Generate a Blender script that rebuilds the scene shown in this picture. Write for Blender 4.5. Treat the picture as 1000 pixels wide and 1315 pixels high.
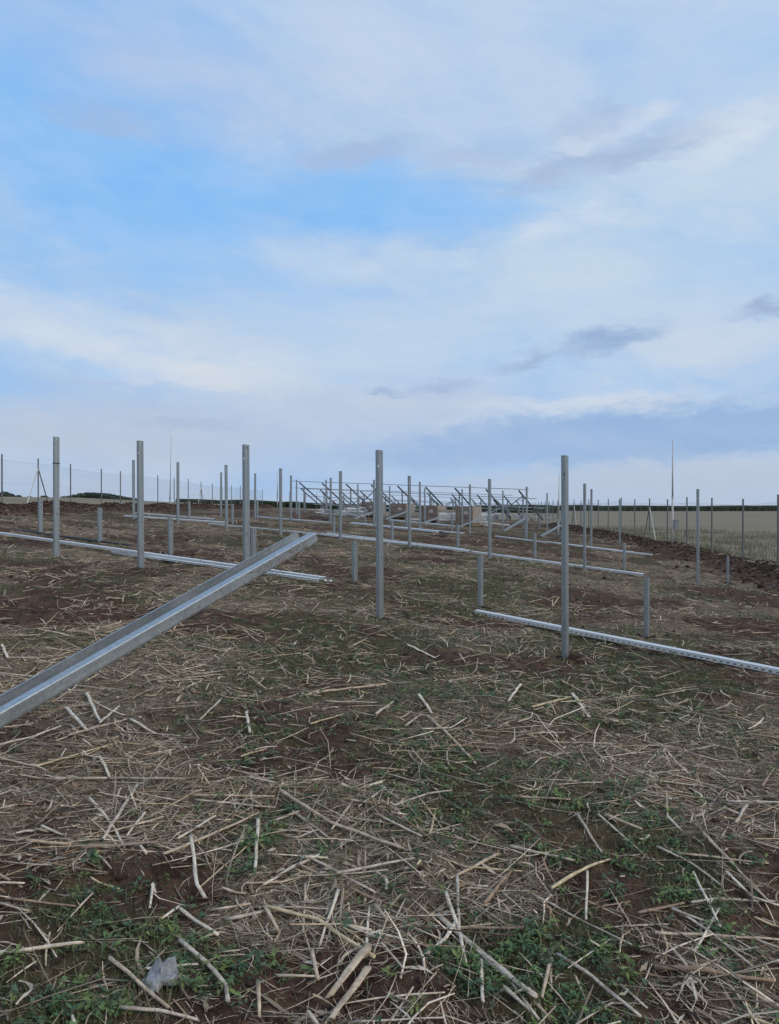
import bpy, math, random
import numpy as np
from mathutils import Vector, Matrix
random.seed(7); RNG = np.random.default_rng(11)
for o in list(bpy.data.objects): bpy.data.objects.remove(o)
SC = bpy.context.scene; COL = SC.collection

# ------------------------------------------------------------------ camera
EYE = 1.6                       # eye height; the ground under the camera is about z = 0
F = 1000.0; V0 = 652.0          # focal length and horizon row in photograph pixels
cam = bpy.data.cameras.new('camera'); camo = bpy.data.objects.new('camera', cam); COL.objects.link(camo)
cam.sensor_fit = 'VERTICAL'; cam.sensor_height = 36.0; cam.lens = 36.0*F/1315.0
cam.clip_start = .05; cam.clip_end = 6000
camo.location = (0, 0, EYE); camo.rotation_euler = (math.radians(90) - math.atan((657.5-V0)/F), 0, 0)
SC.camera = camo

# ------------------------------------------------------------------ world: clouded evening sky
SUN_EL, SUN_AZ = 32, 115        # azimuth clockwise from the view direction (+Y)
world = bpy.data.worlds.new('World'); SC.world = world; world.use_nodes = True
wt = world.node_tree; wt.nodes.clear()
class G:
    """small helper to write node graphs as expressions"""
    def __init__(s, t): s.t = t
    def link(s, a, sock):
        if isinstance(a, (int, float)): sock.default_value = a
        elif isinstance(a, tuple): sock.default_value = a if len(a) == len(sock.default_value) else tuple(a)+(1,)
        else: s.t.links.new(a, sock)
    def m(s, op, a, b=0.0, c=None, clamp=False):
        n = s.t.nodes.new('ShaderNodeMath'); n.operation = op; n.use_clamp = clamp
        s.link(a, n.inputs[0]); s.link(b, n.inputs[1])
        if c is not None: s.link(c, n.inputs[2])
        return n.outputs[0]
    def vm(s, op, a, b=None, scale=None):
        n = s.t.nodes.new('ShaderNodeVectorMath'); n.operation = op
        s.link(a, n.inputs[0])
        if b is not None: s.link(b, n.inputs[1])
        if scale is not None: s.link(scale, n.inputs['Scale'])
        return n.outputs[0]
    def sep(s, v):
        n = s.t.nodes.new('ShaderNodeSeparateXYZ'); s.link(v, n.inputs[0]); return n.outputs
    def comb(s, x, y, z):
        n = s.t.nodes.new('ShaderNodeCombineXYZ')
        for i, q in enumerate((x, y, z)): s.link(q, n.inputs[i])
        return n.outputs[0]
    def noise(s, v, scale, detail=4, rough=.5, dist=0, out=0):
        n = s.t.nodes.new('ShaderNodeTexNoise'); s.link(v, n.inputs['Vector'])
        n.inputs['Scale'].default_value = scale; n.inputs['Detail'].default_value = detail
        n.inputs['Roughness'].default_value = rough; n.inputs['Distortion'].default_value = dist
        return n.outputs[out]
    def ss(s, v, a, b, lo=0., hi=1.):
        n = s.t.nodes.new('ShaderNodeMapRange'); n.interpolation_type = 'SMOOTHSTEP'
        s.link(v, n.inputs['Value'])
        n.inputs['From Min'].default_value = a; n.inputs['From Max'].default_value = b
        n.inputs['To Min'].default_value = lo; n.inputs['To Max'].default_value = hi
        return n.outputs[0]
    def mix(s, f, a, b, blend='MIX'):
        n = s.t.nodes.new('ShaderNodeMix'); n.data_type = 'RGBA'; n.blend_type = blend
        s.link(f, n.inputs[0])
        for q, k in ((a, 6), (b, 7)):
            if isinstance(q, tuple): q = tuple(q)[:3]+(1,)
            s.link(q, n.inputs[k])
        return n.outputs[2]
def srgb(r, g, b):
    f = lambda c: ((c/255+.055)/1.055)**2.4 if c > 10 else c/255/12.92
    return (f(r), f(g), f(b))
def build_world():
    g = G(wt)
    tc = wt.nodes.new('ShaderNodeTexCoord'); d = g.vm('NORMALIZE', tc.outputs['Generated'])
    x, y, z = g.sep(d)
    az = g.m('ARCTAN2', x, y); el = g.m('ARCSINE', z)
    sky = wt.nodes.new('ShaderNodeTexSky'); sky.sky_type = 'NISHITA'; sky.sun_disc = False
    sky.sun_elevation = math.radians(SUN_EL); sky.sun_rotation = math.radians(SUN_AZ)
    sky.altitude = 100; sky.air_density = 1.0; sky.dust_density = 1.5; sky.ozone_density = 2.0
    K = 10.0                                          # Background strength is 0.1
    def col(r, g_, b): return tuple(c*K for c in srgb(r, g_, b))
    # cloud-layer coordinates (a flat layer seen in perspective) and direction coordinates
    back = g.ss(y, -.15, .35, 1.0, 0.0); up = g.m('ADD', g.m('MAXIMUM', z, 0.0), .22)
    q = g.comb(g.m('DIVIDE', x, up), g.m('DIVIDE', y, up), 0.0)
    st = g.comb(g.m('ADD', x, g.m('MULTIPLY', z, .55)), y, g.m('MULTIPLY', z, 2.6))      # streaks falling to the right
    nA = g.noise(q, .9, 6, .55, .6); nB = g.noise(st, 3.2, 7, .58, .5); nC = g.noise(st, 11, 6, .6, .3)
    wob = g.noise(g.comb(x, y, g.m('MULTIPLY', z, 2.0)), 7.0, 5, .6, 0, out=1)
    wob = g.vm('SUBTRACT', wob, (.5, .5, .5)); wx, wy, wz = g.sep(wob)
    wob2 = g.sep(g.vm('SUBTRACT', g.noise(g.comb(x, y, g.m('MULTIPLY', z, 3.0)), 22.0, 5, .65, 0, out=1), (.5, .5, .5)))
    paz = g.m('ADD', g.m('ADD', az, g.m('MULTIPLY', wx, .16)), g.m('MULTIPLY', wob2[0], .06))
    pel = g.m('ADD', g.m('ADD', el, g.m('MULTIPLY', wy, .055)), g.m('ADD', g.m('MULTIPLY', wob2[1], .036), g.m('MULTIPLY', g.m('SUBTRACT', g.noise(g.comb(x, y, g.m('MULTIPLY', z, 2.5)), 75, 4, .6), .5), .012)))
    def blob(u, v, ru, rv, rot=0, soft=.9, k=1.0):
        a0 = math.atan((u-500)/F); e0 = math.atan((V0-v)/F*math.cos(a0))
        c, s_ = math.cos(math.radians(rot)), math.sin(math.radians(rot))
        dx = g.m('SUBTRACT', paz, a0); dy = g.m('SUBTRACT', pel, e0)
        A = g.m('DIVIDE', g.m('ADD', g.m('MULTIPLY', dx, c), g.m('MULTIPLY', dy, s_)), ru/F)
        B = g.m('DIVIDE', g.m('SUBTRACT', g.m('MULTIPLY', dy, c), g.m('MULTIPLY', dx, s_)), rv/F)
        r = g.m('SQRT', g.m('ADD', g.m('MULTIPLY', A, A), g.m('MULTIPLY', B, B)))
        return g.ss(r, 1-soft, 1.0+soft*.35, k, 0.0)
    # clear air: the Nishita sky, lifted to the evening brightness of thin high haze
    clear = g.mix(.94, sky.outputs[0], col(126, 190, 252))
    pale = g.mix(g.ss(nB, .3, .7), col(166, 192, 226), col(197, 213, 234))
    veil = g.m('ADD', g.m('MULTIPLY', g.ss(nA, .38, .62), .45), g.m('MULTIPLY', g.ss(nB, .38, .65), .35), clamp=True)
    veil = g.m('ADD', veil, g.m('ADD', .28, g.m('MULTIPLY', back, .25)), clamp=True)
    pale = g.mix(g.m('MULTIPLY', back, .7), pale, col(208, 212, 218))
    c = g.mix(veil, clear, pale)
    def over(c, colr, *masks):
        f = masks[0]
        for k in masks[1:]: f = g.m('MULTIPLY', f, k)
        return g.mix(f, c, colr)
    tex = g.ss(nB, .3, .62, .35, 1.0); fin = g.ss(nC, .3, .62, .45, 1.0)
    # clear blue openings
    soften = g.ss(nB, .35, .65, 1.0, .65)
    c = over(c, clear, blob(160, 240, 340, 105, -22, .7, 1.0), soften)
    c = over(c, clear, blob(470, 258, 260, 52, -5, .7, 1.0), soften)
    c = over(c, clear, blob(250, 330, 230, 60, -26, .9, .7), soften)
    c = over(c, clear, blob(640, 262, 130, 34, 4, .9, .7), soften)
    c = over(c, clear, blob(960, 70, 120, 60, 0, .9, .35))
    # pale high cloud
    c = over(c, col(196, 212, 235), blob(600, 95, 420, 110, -6, .9, .85), tex)
    c = over(c, col(180, 194, 230), blob(120, 50, 330, 75, -8, .9, .75), tex)
    c = over(c, col(202, 218, 234), blob(830, 310, 330, 120, 6, .9, .9), tex)
    c = over(c, col(190, 210, 235), blob(520, 410, 360, 90, -8, .9, .9), tex)
    c = over(c, col(198, 215, 236), blob(480, 345, 150, 34, -8, .9, .6), fin)
    c = over(c, col(206, 218, 234), blob(110, 440, 340, 60, -13, .9, .95), tex)
    c = over(c, col(219, 223, 231), blob(230, 470, 210, 18, -9, .9, .8), fin)
    c = over(c, col(219, 222, 230), blob(270, 497, 120, 12, -5, .9, .8), fin)
    c = over(c, col(206, 217, 232), blob(860, 455, 260, 70, 8, .9, .85), tex)
    c = over(c, col(222, 228, 238), blob(925, 182, 70, 30, 10, .8, .9), fin)
    c = over(c, col(214, 222, 236), blob(800, 166, 90, 20, 8, .8, .85), fin)
    c = over(c, col(214, 224, 238), blob(720, 294, 70, 16, 10, .8, .7), fin)
    c = over(c, col(208, 222, 238), blob(590, 340, 60, 14, -6, .8, .75), fin)
    c = over(c, col(186, 197, 217), blob(150, 560, 430, 62, 0, .9, .9))
    c = over(c, col(192, 203, 222), blob(500, 530, 260, 50, 0, .9, .7))
    # grey undersides
    c = over(c, col(160, 180, 214), blob(785, 205, 130, 20, 6, .7, .9), fin)
    c = over(c, col(160, 180, 216), blob(760, 160, 50, 18, 4, .8, .6), fin)
    c = over(c, col(160, 180, 218), blob(460, 205, 90, 18, 4, .8, .85), fin)
    c = over(c, col(164, 184, 220), blob(620, 205, 80, 16, 4, .9, .6), fin)
    c = over(c, col(160, 180, 216), blob(140, 160, 90, 16, -6, .9, .6), fin)
    c = over(c, col(140, 168, 210), blob(790, 423, 62, 15, 12, .95, 1.0), fin)
    c = over(c, col(152, 176, 214), blob(685, 461, 80, 13, 11, .95, .9), fin)
    c = over(c, col(155, 178, 214), blob(556, 502, 52, 11, 4, .95, .9), fin)
    c = over(c, col(150, 175, 212), blob(488, 509, 22, 8, 4, .95, .8), fin)
    c = over(c, col(150, 172, 208), blob(988, 392, 44, 12, 4, .95, 1.0), fin)
    c = over(c, col(163, 182, 213), blob(230, 546, 90, 9, 0, .8, .6), fin)
    c = over(c, col(176, 194, 222), blob(130, 490, 90, 9, -3, .8, .6), fin)
    # the long bank above the horizon at right, with a cream upper edge
    c = over(c, col(218, 221, 230), blob(780, 524, 190, 14, 1, .8, .75), fin)
    c = over(c, col(146, 178, 219), blob(880, 558, 350, 40, 3.0, .5, .97))
    c = over(c, col(154, 182, 222), blob(640, 574, 260, 24, 3.0, .7, .9))
    c = over(c, col(187, 199, 218), blob(900, 622, 430, 34, 1.5, .6, .97))
    c = g.mix(g.m('MULTIPLY', g.ss(nC, .35, .65), .10), c, col(225, 230, 240))
    c = g.mix(g.m('MULTIPLY', g.ss(wob2[2], -.12, .12), .05), c, col(150, 172, 210))
    c = over(c, col(178, 192, 216), g.ss(el, -.02, .075, .85, 0.0))
    c = g.mix(1.0, c, (.985, 1.012, 1.01), 'MULTIPLY'); c = g.mix(.10, c, col(182, 194, 214))
    c = g.mix(g.ss(el, -.12, -.01, 1.0, 0.0), c, col(90, 90, 88))
    bg = wt.nodes.new('ShaderNodeBackground'); g.link(c, bg.inputs[0]); bg.inputs[1].default_value = .1
    out = wt.nodes.new('ShaderNodeOutputWorld'); wt.links.new(bg.outputs[0], out.inputs[0])
build_world()
sl = bpy.data.lights.new('sun', 'SUN'); sl.energy = 1.5; sl.angle = math.radians(26); sl.color = (1, .86, .68)
so = bpy.data.objects.new('sun', sl); COL.objects.link(so)
_e, _a = math.radians(SUN_EL), math.radians(SUN_AZ)
so.rotation_euler = Vector((math.cos(_e)*math.sin(_a), math.cos(_e)*math.cos(_a), math.sin(_e))).to_track_quat('Z', 'Y').to_euler()
SC.view_settings.view_transform = 'Standard'; SC.view_settings.look = 'None'
SC.view_settings.gamma = 1; SC.view_settings.use_curve_mapping = False; SC.view_settings.exposure = 0.0

# ------------------------------------------------------------------ helpers
def tag(o, label=None, cat=None, group=None, kind=None):
    if label: o['label'] = label
    if cat: o['category'] = cat
    if group: o['group'] = group
    if kind: o['kind'] = kind
    return o
def empty(name, loc=(0, 0, 0), rz=0):
    o = bpy.data.objects.new(name, None); o.location = loc; o.rotation_euler = (0, 0, rz); o.empty_display_size = .2
    COL.objects.link(o); return o
def link(name, me, parent=None, mat=None):
    o = bpy.data.objects.new(name, me); COL.objects.link(o)
    if mat and not me.materials: me.materials.append(mat)
    if parent: o.parent = parent
    return o
def mesh_np(name, V, T, mat=None, smooth=False, colors=None):
    """mesh from an (n,3) vertex array and an (m,3|4) face array; colors are per vertex"""
    V = np.asarray(V, np.float32); T = np.asarray(T, np.int32); k = T.shape[1]
    me = bpy.data.meshes.new(name)
    me.vertices.add(len(V)); me.vertices.foreach_set('co', V.ravel())
    me.loops.add(T.size); me.loops.foreach_set('vertex_index', T.ravel())
    me.polygons.add(len(T)); me.polygons.foreach_set('loop_start', np.arange(0, T.size, k, dtype=np.int32))
    me.polygons.foreach_set('loop_total', np.full(len(T), k, np.int32))
    if smooth: me.polygons.foreach_set('use_smooth', np.ones(len(T), bool))
    if colors is not None:
        at = me.color_attributes.new('tint', 'FLOAT_COLOR', 'POINT')
        c4 = np.ones((len(V), 4), np.float32); c4[:, :3] = colors; at.data.foreach_set('color', c4.ravel())
    me.update(calc_edges=True)
    if mat: me.materials.append(mat)
    return me
def mesh_py(name, V, Fc, mat=None, smooth=False):
    me = bpy.data.meshes.new(name); me.from_pydata([tuple(v) for v in V], [], Fc); me.update()
    if smooth:
        for p in me.polygons: p.use_smooth = True
    if mat: me.materials.append(mat)
    return me
class MB:
    """collects simple solids into one mesh"""
    def __init__(s): s.V = []; s.F = []
    def add(s, V, Fc):
        n = len(s.V); s.V += [tuple(v) for v in V]; s.F += [tuple(i+n for i in f) for f in Fc]
    def box(s, c, d, M=None):
        V = []
        for k in range(8):
            v = Vector((c[0]+d[0]*(.5 if k & 1 else -.5), c[1]+d[1]*(.5 if k & 2 else -.5), c[2]+d[2]*(.5 if k & 4 else -.5)))
            V.append(M @ v if M else v)
        s.add(V, [(0, 2, 3, 1), (4, 5, 7, 6), (0, 1, 5, 4), (2, 6, 7, 3), (0, 4, 6, 2), (1, 3, 7, 5)])
    def bar(s, a, b, r, n=6, r2=None, cap=True):
        a, b = Vector(a), Vector(b); t = (b-a).normalized(); r2 = r if r2 is None else r2
        u = t.orthogonal().normalized(); w = t.cross(u); V = []
        for p, rr in ((a, r), (b, r2)):
            for i in range(n):
                an = 2*math.pi*i/n; V.append(p+(u*math.cos(an)+w*math.sin(an))*rr)
        Fc = [(i, (i+1) % n, n+(i+1) % n, n+i) for i in range(n)]
        if cap: Fc += [tuple(range(n-1, -1, -1)), tuple(range(n, 2*n))]
        s.add(V, Fc)
    def build(s, name, mat=None, parent=None, smooth=False):
        return link(name, mesh_py(name, s.V, s.F, mat, smooth), parent)

# ---- value noise in numpy
_P = np.random.default_rng(5).random((256, 256)).astype(np.float64)
def vnoise(x, y, seed=0):
    x = x+seed*17.31; y = y+seed*9.77
    xi = np.floor(x).astype(np.int64); yi = np.floor(y).astype(np.int64); fx = x-xi; fy = y-yi
    fx = fx*fx*fx*(fx*(fx*6-15)+10); fy = fy*fy*fy*(fy*(fy*6-15)+10)
    g = lambda a, b: _P[(a+seed*7) & 255, b & 255]
    return (g(xi, yi)*(1-fx)+g(xi+1, yi)*fx)*(1-fy)+(g(xi, yi+1)*(1-fx)+g(xi+1, yi+1)*fx)*fy
def fbm(x, y, f, o=4, seed=0, rough=.5):
    s = 0; a = 1; n = 0
    for k in range(o):
        s = s+a*vnoise(x*f, y*f, seed+k*3); n += a; a *= rough; f *= 2.03
    return s/n
def sstep(v, a, b):
    t = np.clip((v-a)/(b-a), 0, 1); return t*t*(3-2*t)

# ------------------------------------------------------------------ surveyed posts: (u, v_top, v_foot) per row, right to left
TALL = {1: [(729, 585, 842), (490, 578, 795), (318, 571, 746), (182, 566, 734), (73, 561, 716)],
 2: [(898, 628, 752), (752, 621, 732), (630, 615, 718), (527, 611, 706), (438, 605, 694), (361, 601.5, 686), (291.5, 597, 679), (229, 593.5, 672), (172, 590.5, 667)],
 3: [(760, 628, 703), (677, 625, 694), (604, 622, 687), (540, 619, 681), (481, 616, 677), (425, 613.5, 673), (374, 610.5, 669), (328, 608, 667), (284, 606.5, 666)],
 4: [(703, 633, 684), (646, 630, 680), (594, 628, 677), (546, 627, 674), (501, 624, 671), (460, 622, 667), (419, 616, 663), (381, 616, 661)]}
TFIT = {1: (1.87, -1.94, 8.18, 1.42), 2: (6.68, -2.03, 16.87, 1.54), 3: (7.19, -1.97, 27.83, 1.47), 4: (8.11, -2.01, 40.2, 1.45)}
SHORT = {1: [(833, 742, 820), (619, 714, 780), (457, 695, 748), (327, 679, 727), (220, 664, 711), (129, 652, 697), (52.5, 642, 683)],
 2: [(936, 714, 753), (803, 697, 735), (688, 685, 720), (589, 673, 703), (504.5, 668, 693), (429.5, 663, 686), (361, 655, 681), (299, 647.6, 673), (243.5, 644, 667)],
 3: [(724, 673, 696), (675, 667, 690), (629, 664, 686), (581, 661, 683), (522.4, 658, 680), (469.4, 652, 674), (424, 648, 670), (384.5, 644, 666), (331, 643, 666)]}
SFIT = {1: (3.24, -1.89, 9.74, 1.40), 2: (7.98, -1.97, 18.32, 1.52), 3: (8.1, -1.9, 30.2, 1.30)}
def pt(u, v, Y): return ((u-500)/F*Y, Y, EYE+(V0-v)/F*Y)
ctl = []
for D, FT in ((TALL, TFIT), (SHORT, SFIT)):
    for r, L in D.items():
        if D is SHORT and r == 3: continue
        for i, (u, vt, vb) in enumerate(L):
            Y = FT[r][2]+FT[r][3]*i; ctl.append(pt(u, vb, Y))
LEFT_FENCE = [(-60, 23.0), (-30, 26.5), (2.5, 30.0), (49, 33.0), (90.5, 36.4), (130, 40.3), (154.5, 43.1), (180, 46.4), (202.5, 50), (223.5, 53.9), (241.5, 57.6), (258, 61.6), (272.5, 65.5), (285, 69.4), (297, 73.4), (308.5, 77.8), (318, 82), (327, 86.5), (337, 91)]
RIGHT_FENCE = [(u, 20.0+3*k) for k, u in enumerate([1052, 999, 954, 914, 882, 857, 834, 815, 797.5, 781, 768, 756, 746, 737, 729, 722, 716, 710, 705, 700, 695, 691, 687, 684])]
ctl += [(x, y, z+EYE) for x, y, z in [(-14.9, 30, 0), (-14.9, 36.4, .0), (-14.7, 42, 0), (-14.8, 57, 0), (-15, 70, -.05), (-15, 90, 0),
   (11.0, 20, -1.9), (11.5, 23, -1.91), (12, 29, -1.76), (12.7, 38, -1.66), (13.4, 50, -1.6), (14.2, 62, -1.45), (15, 80, -1.2),
   (0, 1, -1.6), (0, 4, -1.54), (-3, 3, -1.42), (3, 3, -1.66), (4.5, 6, -1.7), (-5, 7, -1.18), (0, -10, -1.65), (-12, 12, -.48), (-16, 20, -.12), (14, 10, -1.95),
   (20, 22, -2.0), (22, 35, -2.0), (26, 50, -1.95), (30, 12, -2.0), (-28, 30, .30), (-30, 50, .55), (-26, 10, .1), (-40, 75, .95), (-20, 80, .35), (-20, -8, -.6), (18, -8, -1.95),
   (5, 62, -1.05), (-3, 70, -.75), (5, 90, -.95), (-8, 90, -.35)]]
C = np.array(ctl); Cx = C[:, :2]; Cz = C[:, 2]
def _phi(r2): return .5*r2*np.log(r2+1e-9)
_n = len(C); _K = _phi(((Cx[:, None]-Cx[None])**2).sum(-1))+np.eye(_n)*4.0
_Pm = np.c_[np.ones(_n), Cx]; _A = np.zeros((_n+3, _n+3)); _A[:_n, :_n] = _K; _A[:_n, _n:] = _Pm; _A[_n:, :_n] = _Pm.T
_W = np.linalg.solve(_A, np.r_[Cz, np.zeros(3)])
FXL = [-15.2, -14.75]; 
def berm_h(x, y):
    """spoil heaped beside the two fence trenches"""
    xr = 10.4+(y-20)*.062; xl = -13.4
    out = np.zeros_like(x)
    for xc, y0, y1, w, h, sd in ((xr, 8, 62, .95, .27, 31), (xl, 14, 88, 1.0, .3, 37)):
        ww = w*(.65+.8*vnoise(y*.45, y*0, sd)); xx = xc+.5*(vnoise(y*.35, y*0, sd+1)-.5)
        b = np.exp(-((x-xx)/ww)**2)*sstep(y, y0, y0+2)*(1-sstep(y, y1-2, y1))
        out = out+b*h*(.45+.9*fbm(x, y, .9, 3, sd+2))
    return out
def height(x, y, micro=True):
    x = np.asarray(x, float); y = np.asarray(y, float); sh = x.shape; x = x.ravel(); y = y.ravel()
    z = np.zeros_like(x)
    for s in range(0, len(x), 20000):
        xx = x[s:s+20000]; yy = y[s:s+20000]
        cx = np.clip(xx, -45, 45); cy = np.clip(yy, -25, 100)
        r2 = (cx[:, None]-Cx[None, :, 0])**2+(cy[:, None]-Cx[None, :, 1])**2
        z[s:s+20000] = _phi(r2) @ _W[:_n]+_W[_n]+_W[_n+1]*cx+_W[_n+2]*cy
    d = np.hypot(x, y); a = np.arctan2(x, y)
    far = EYE+np.interp(a, [-3.2, -1.2, -.46, -.38, -.29, -.2, -.1, .0, .3, 1.5, 3.2], [-.5, 1.5, 1.9, 1.8, 1.15, .6, -.3, -1.2, -1.9, -2., -.5])
    far = EYE+np.where(far > EYE, (far-EYE)*np.clip(d/150, 0, 1), far-EYE)
    w = sstep(d, 55, 120); z = z*(1-w)+far*w
    if micro:
        k = 1-sstep(d, 60, 100); inn = k
        z = z+inn*(.10*(fbm(x, y, .55, 3, 1)-.5)+.055*(fbm(x, y, 2.6, 3, 2)-.5)+.045*(fbm(x, y, 9.0, 2, 3)-.5))
        z = z+berm_h(x, y)
        rough = sstep(fbm(x, y, .35, 3, 23), .52, .66)*k
        z = z+rough*.05*(fbm(x, y, 5., 3, 5)-.5)
    return z.reshape(sh)
def h1(x, y): return float(height(np.array([x]), np.array([y]))[0])
def ray_ground(u, v, lift=0.0):
    """the ground point seen at a photograph pixel"""
    t = np.geomspace(1.2, 140, 900); x = (u-500)/F*t; z = EYE+(V0-v)/F*t
    g = z-(height(x, t)+lift); k = np.argmax(g < 0)
    if k == 0: k = len(t)-1
    a = g[k-1]/(g[k-1]-g[k]+1e-12); Y = t[k-1]+(t[k]-t[k-1])*a
    return Vector(((u-500)/F*Y, Y, EYE+(V0-v)/F*Y))

# ---- what grows and lies where (used by the ground's tint and by the litter alike)
def _patches(txt):
    out = []
    for q in txt.split():
        u, v, ru, k = (float(w) for w in q.split(',')); p = ray_ground(u, v); out.append((p.x, p.y, ru/F*p.y, k))
    return out
def psum(P, x, y):
    s = 0
    for px, py, r, k in P: s = s+k*np.exp(-(((x-px)/r)**2+((y-py)/(r*1.5))**2)**1.5)
    return s*(.6+.8*fbm(x, y, 2.2, 3, 91))
P_STRAW = _patches('450,1060,90,.7 150,1000,140,.6 60,990,90,.5 420,1180,110,.6 650,1160,90,.5 850,1000,120,.5 560,900,140,.5 930,1240,110,.5 230,860,160,.4 600,1100,80,.3 280,1060,70,.4 120,760,120,.5 950,800,80,.4')
P_GREEN = _patches('110,1200,120,1.0 40,1290,90,.9 180,1260,60,.8 330,1080,60,.6 620,1230,70,.9 730,1010,80,.9 740,1190,50,.7 700,1250,70,.8 870,1100,60,.7 560,970,70,.6 760,900,90,.8 640,860,110,.6 400,870,90,.4 880,1160,60,.6 560,740,160,.5 430,780,120,.45 790,830,110,.7 940,950,70,.5 300,1240,50,.5 500,1140,40,.5 780,1290,80,.6 350,960,50,.5 250,930,50,.45 480,1000,50,.5 560,1060,50,.5 830,1020,50,.5 680,760,90,.6 880,900,80,.6 500,820,90,.5 300,860,60,.4')
P_SOIL = _patches('180,1120,70,.9 420,1250,50,.9 420,945,45,.8 810,1140,45,.8 690,855,70,.8 560,850,60,.6 60,1060,60,.6 500,1240,40,.7 720,1050,50,.4 330,1250,50,.6 770,765,60,.6 950,800,40,.7 640,970,40,.4 985,770,70,1.0 965,810,60,1.0 990,850,40,.6 90,760,120,.6 60,800,70,.5 250,790,50,.5 720,765,50,.7 850,860,50,.4 20,1120,60,.5 250,1140,50,.6 600,1010,50,.4')
def straw_f(x, y): return np.clip(sstep(fbm(x*.8, y, .75, 4, 11, .6), .36, .62)*.8+psum(P_STRAW, x, y)-.5*psum(P_GREEN, x, y)*(np.hypot(x, y) < 4)-.6*psum(P_SOIL, x, y), 0, 1)
def green_f(x, y):
    g = sstep(fbm(x, y, .85, 4, 14, .6), .47, .62)
    return np.clip(g*(.45+.35*sstep(np.hypot(x, y), 4, 7))+psum(P_GREEN, x, y)*(.35+1.0*sstep(fbm(x, y, 2.6, 3, 15), .35, .62)), 0, 1)
def soil_f(x, y):
    s = sstep(fbm(x, y, .8, 4, 23, .6), .60, .70)
    b = np.clip(berm_h(x, y)/.10, 0, 1)
    return np.clip(s*.55+b+psum(P_SOIL, x, y), 0, 1)
def inside_f(x, y):
    xr = 11.5+(y-23)*.068
    return sstep(x, -14.6, -13.9)*(1-sstep(x, xr-1.0, xr-.3))*(1-sstep(y, 92, 96))

# ------------------------------------------------------------------ materials
def newmat(name):
    m = bpy.data.materials.new(name); m.use_nodes = True; t = m.node_tree; t.nodes.clear()
    b = t.nodes.new('ShaderNodeBsdfPrincipled'); o = t.nodes.new('ShaderNodeOutputMaterial'); t.links.new(b.outputs[0], o.inputs[0])
    return m, G(t), b
def bump(g, b, h, strength=.3, dist=.01):
    n = g.t.nodes.new('ShaderNodeBump'); n.inputs['Strength'].default_value = strength; n.inputs['Distance'].default_value = dist
    g.link(h, n.inputs['Height']); g.t.links.new(n.outputs[0], b.inputs['Normal'])
def objco(g):
    n = g.t.nodes.new('ShaderNodeTexCoord'); return n.outputs['Object']
def geoco(g):
    n = g.t.nodes.new('ShaderNodeNewGeometry'); return n.outputs['Position']
def steel(name, base=(.35, .39, .41), rough=.42, metal=.7, dirt=.25, lengthwise='Z'):
    m, g, b = newmat(name); co = objco(g); x, y, z = g.sep(co)
    sp = g.noise(co, 55, 3, .6); big = g.noise(co, 4.5, 4, .6)
    sv = g.comb(g.m('MULTIPLY', x, 30), g.m('MULTIPLY', y, 30), z) if lengthwise == 'Z' else g.comb(x, g.m('MULTIPLY', y, 30), g.m('MULTIPLY', z, 30))
    streak = g.noise(sv, 1.5, 4, .6)
    c = g.mix(g.ss(sp, .35, .65), tuple(k*.86 for k in base), tuple(k*1.1 for k in base))
    c = g.mix(g.m('MULTIPLY', g.ss(streak, .35, .7), .45), c, tuple(k*.72 for k in base))
    oi = g.t.nodes.new('ShaderNodeObjectInfo')
    c = g.mix(g.ss(oi.outputs['Random'], 0, 1, 0, .25), c, (base[0]*.75, base[1]*.74, base[2]*.72))
    d = g.m('MULTIPLY', g.ss(g.noise(co, 13, 5, .65), .52, .68), g.ss(big, .45, .65, .1, 1.0))
    c = g.mix(g.m('MULTIPLY', d, dirt), c, (.16, .12, .09))
    g.link(c, b.inputs['Base Color']); b.inputs['Metallic'].default_value = metal
    g.link(g.ss(big, .3, .7, rough-.06, rough+.12), b.inputs['Roughness'])
    bump(g, b, sp, .06, .002)
    return m
M = {}
M['post'] = steel('galvanised_steel'); M['beam'] = steel('bright_galvanised_steel', (.50, .54, .57), .36, .6, .2)
M['rail'] = steel('rail_steel', (.60, .65, .70), .34, .5, .2, 'X')
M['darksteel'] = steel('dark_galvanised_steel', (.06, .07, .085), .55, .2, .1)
M['muddybeam'] = steel('mud_spattered_steel', (.44, .48, .51), .50, .85, .25)
M['white'] = steel('weathered_white_paint', (.55, .56, .56), .6, .0, .05)
def simple(name, c1, c2, sc=8, rough=.9, bs=.3, bd=.01, spec=.3):
    m, g, b = newmat(name); co = geoco(g); n = g.noise(co, sc, 5, .65)
    g.link(g.mix(g.ss(n, .32, .68), c1, c2), b.inputs['Base Color']); b.inputs['Roughness'].default_value = rough
    b.inputs['Specular IOR Level'].default_value = spec; bump(g, b, g.noise(co, sc*6, 4, .6), bs, bd); return m
def tinted(name, rough=.85, var=.35, sc=60, spec=.25, transl=0.0):
    """colour from the piece's own tint, with fine fibre variation"""
    m, g, b = newmat(name); co = geoco(g)
    a = g.t.nodes.new('ShaderNodeVertexColor'); a.layer_name = 'tint'
    n = g.noise(co, sc, 4, .65)
    c = g.mix(g.ss(n, .3, .7, 0, var), a.outputs[0], (.35, .28, .22), 'MULTIPLY')
    g.link(c, b.inputs['Base Color']); b.inputs['Roughness'].default_value = rough; b.inputs['Specular IOR Level'].default_value = spec
    bump(g, b, n, .4, .003)
    if transl: b.inputs['Transmission Weight'].default_value = 0
    return m
M['stalk'] = tinted('dry_stalk', .8, .55, 45); M['fibre'] = tinted('dry_fibre', .9, .3, 30); M['leaf'] = tinted('weed_leaf', .6, .25, 40, .35)
M['clod'] = simple('loose_soil', (.024, .015, .012), (.062, .038, .029), 9, .95, .5, .02)
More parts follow.
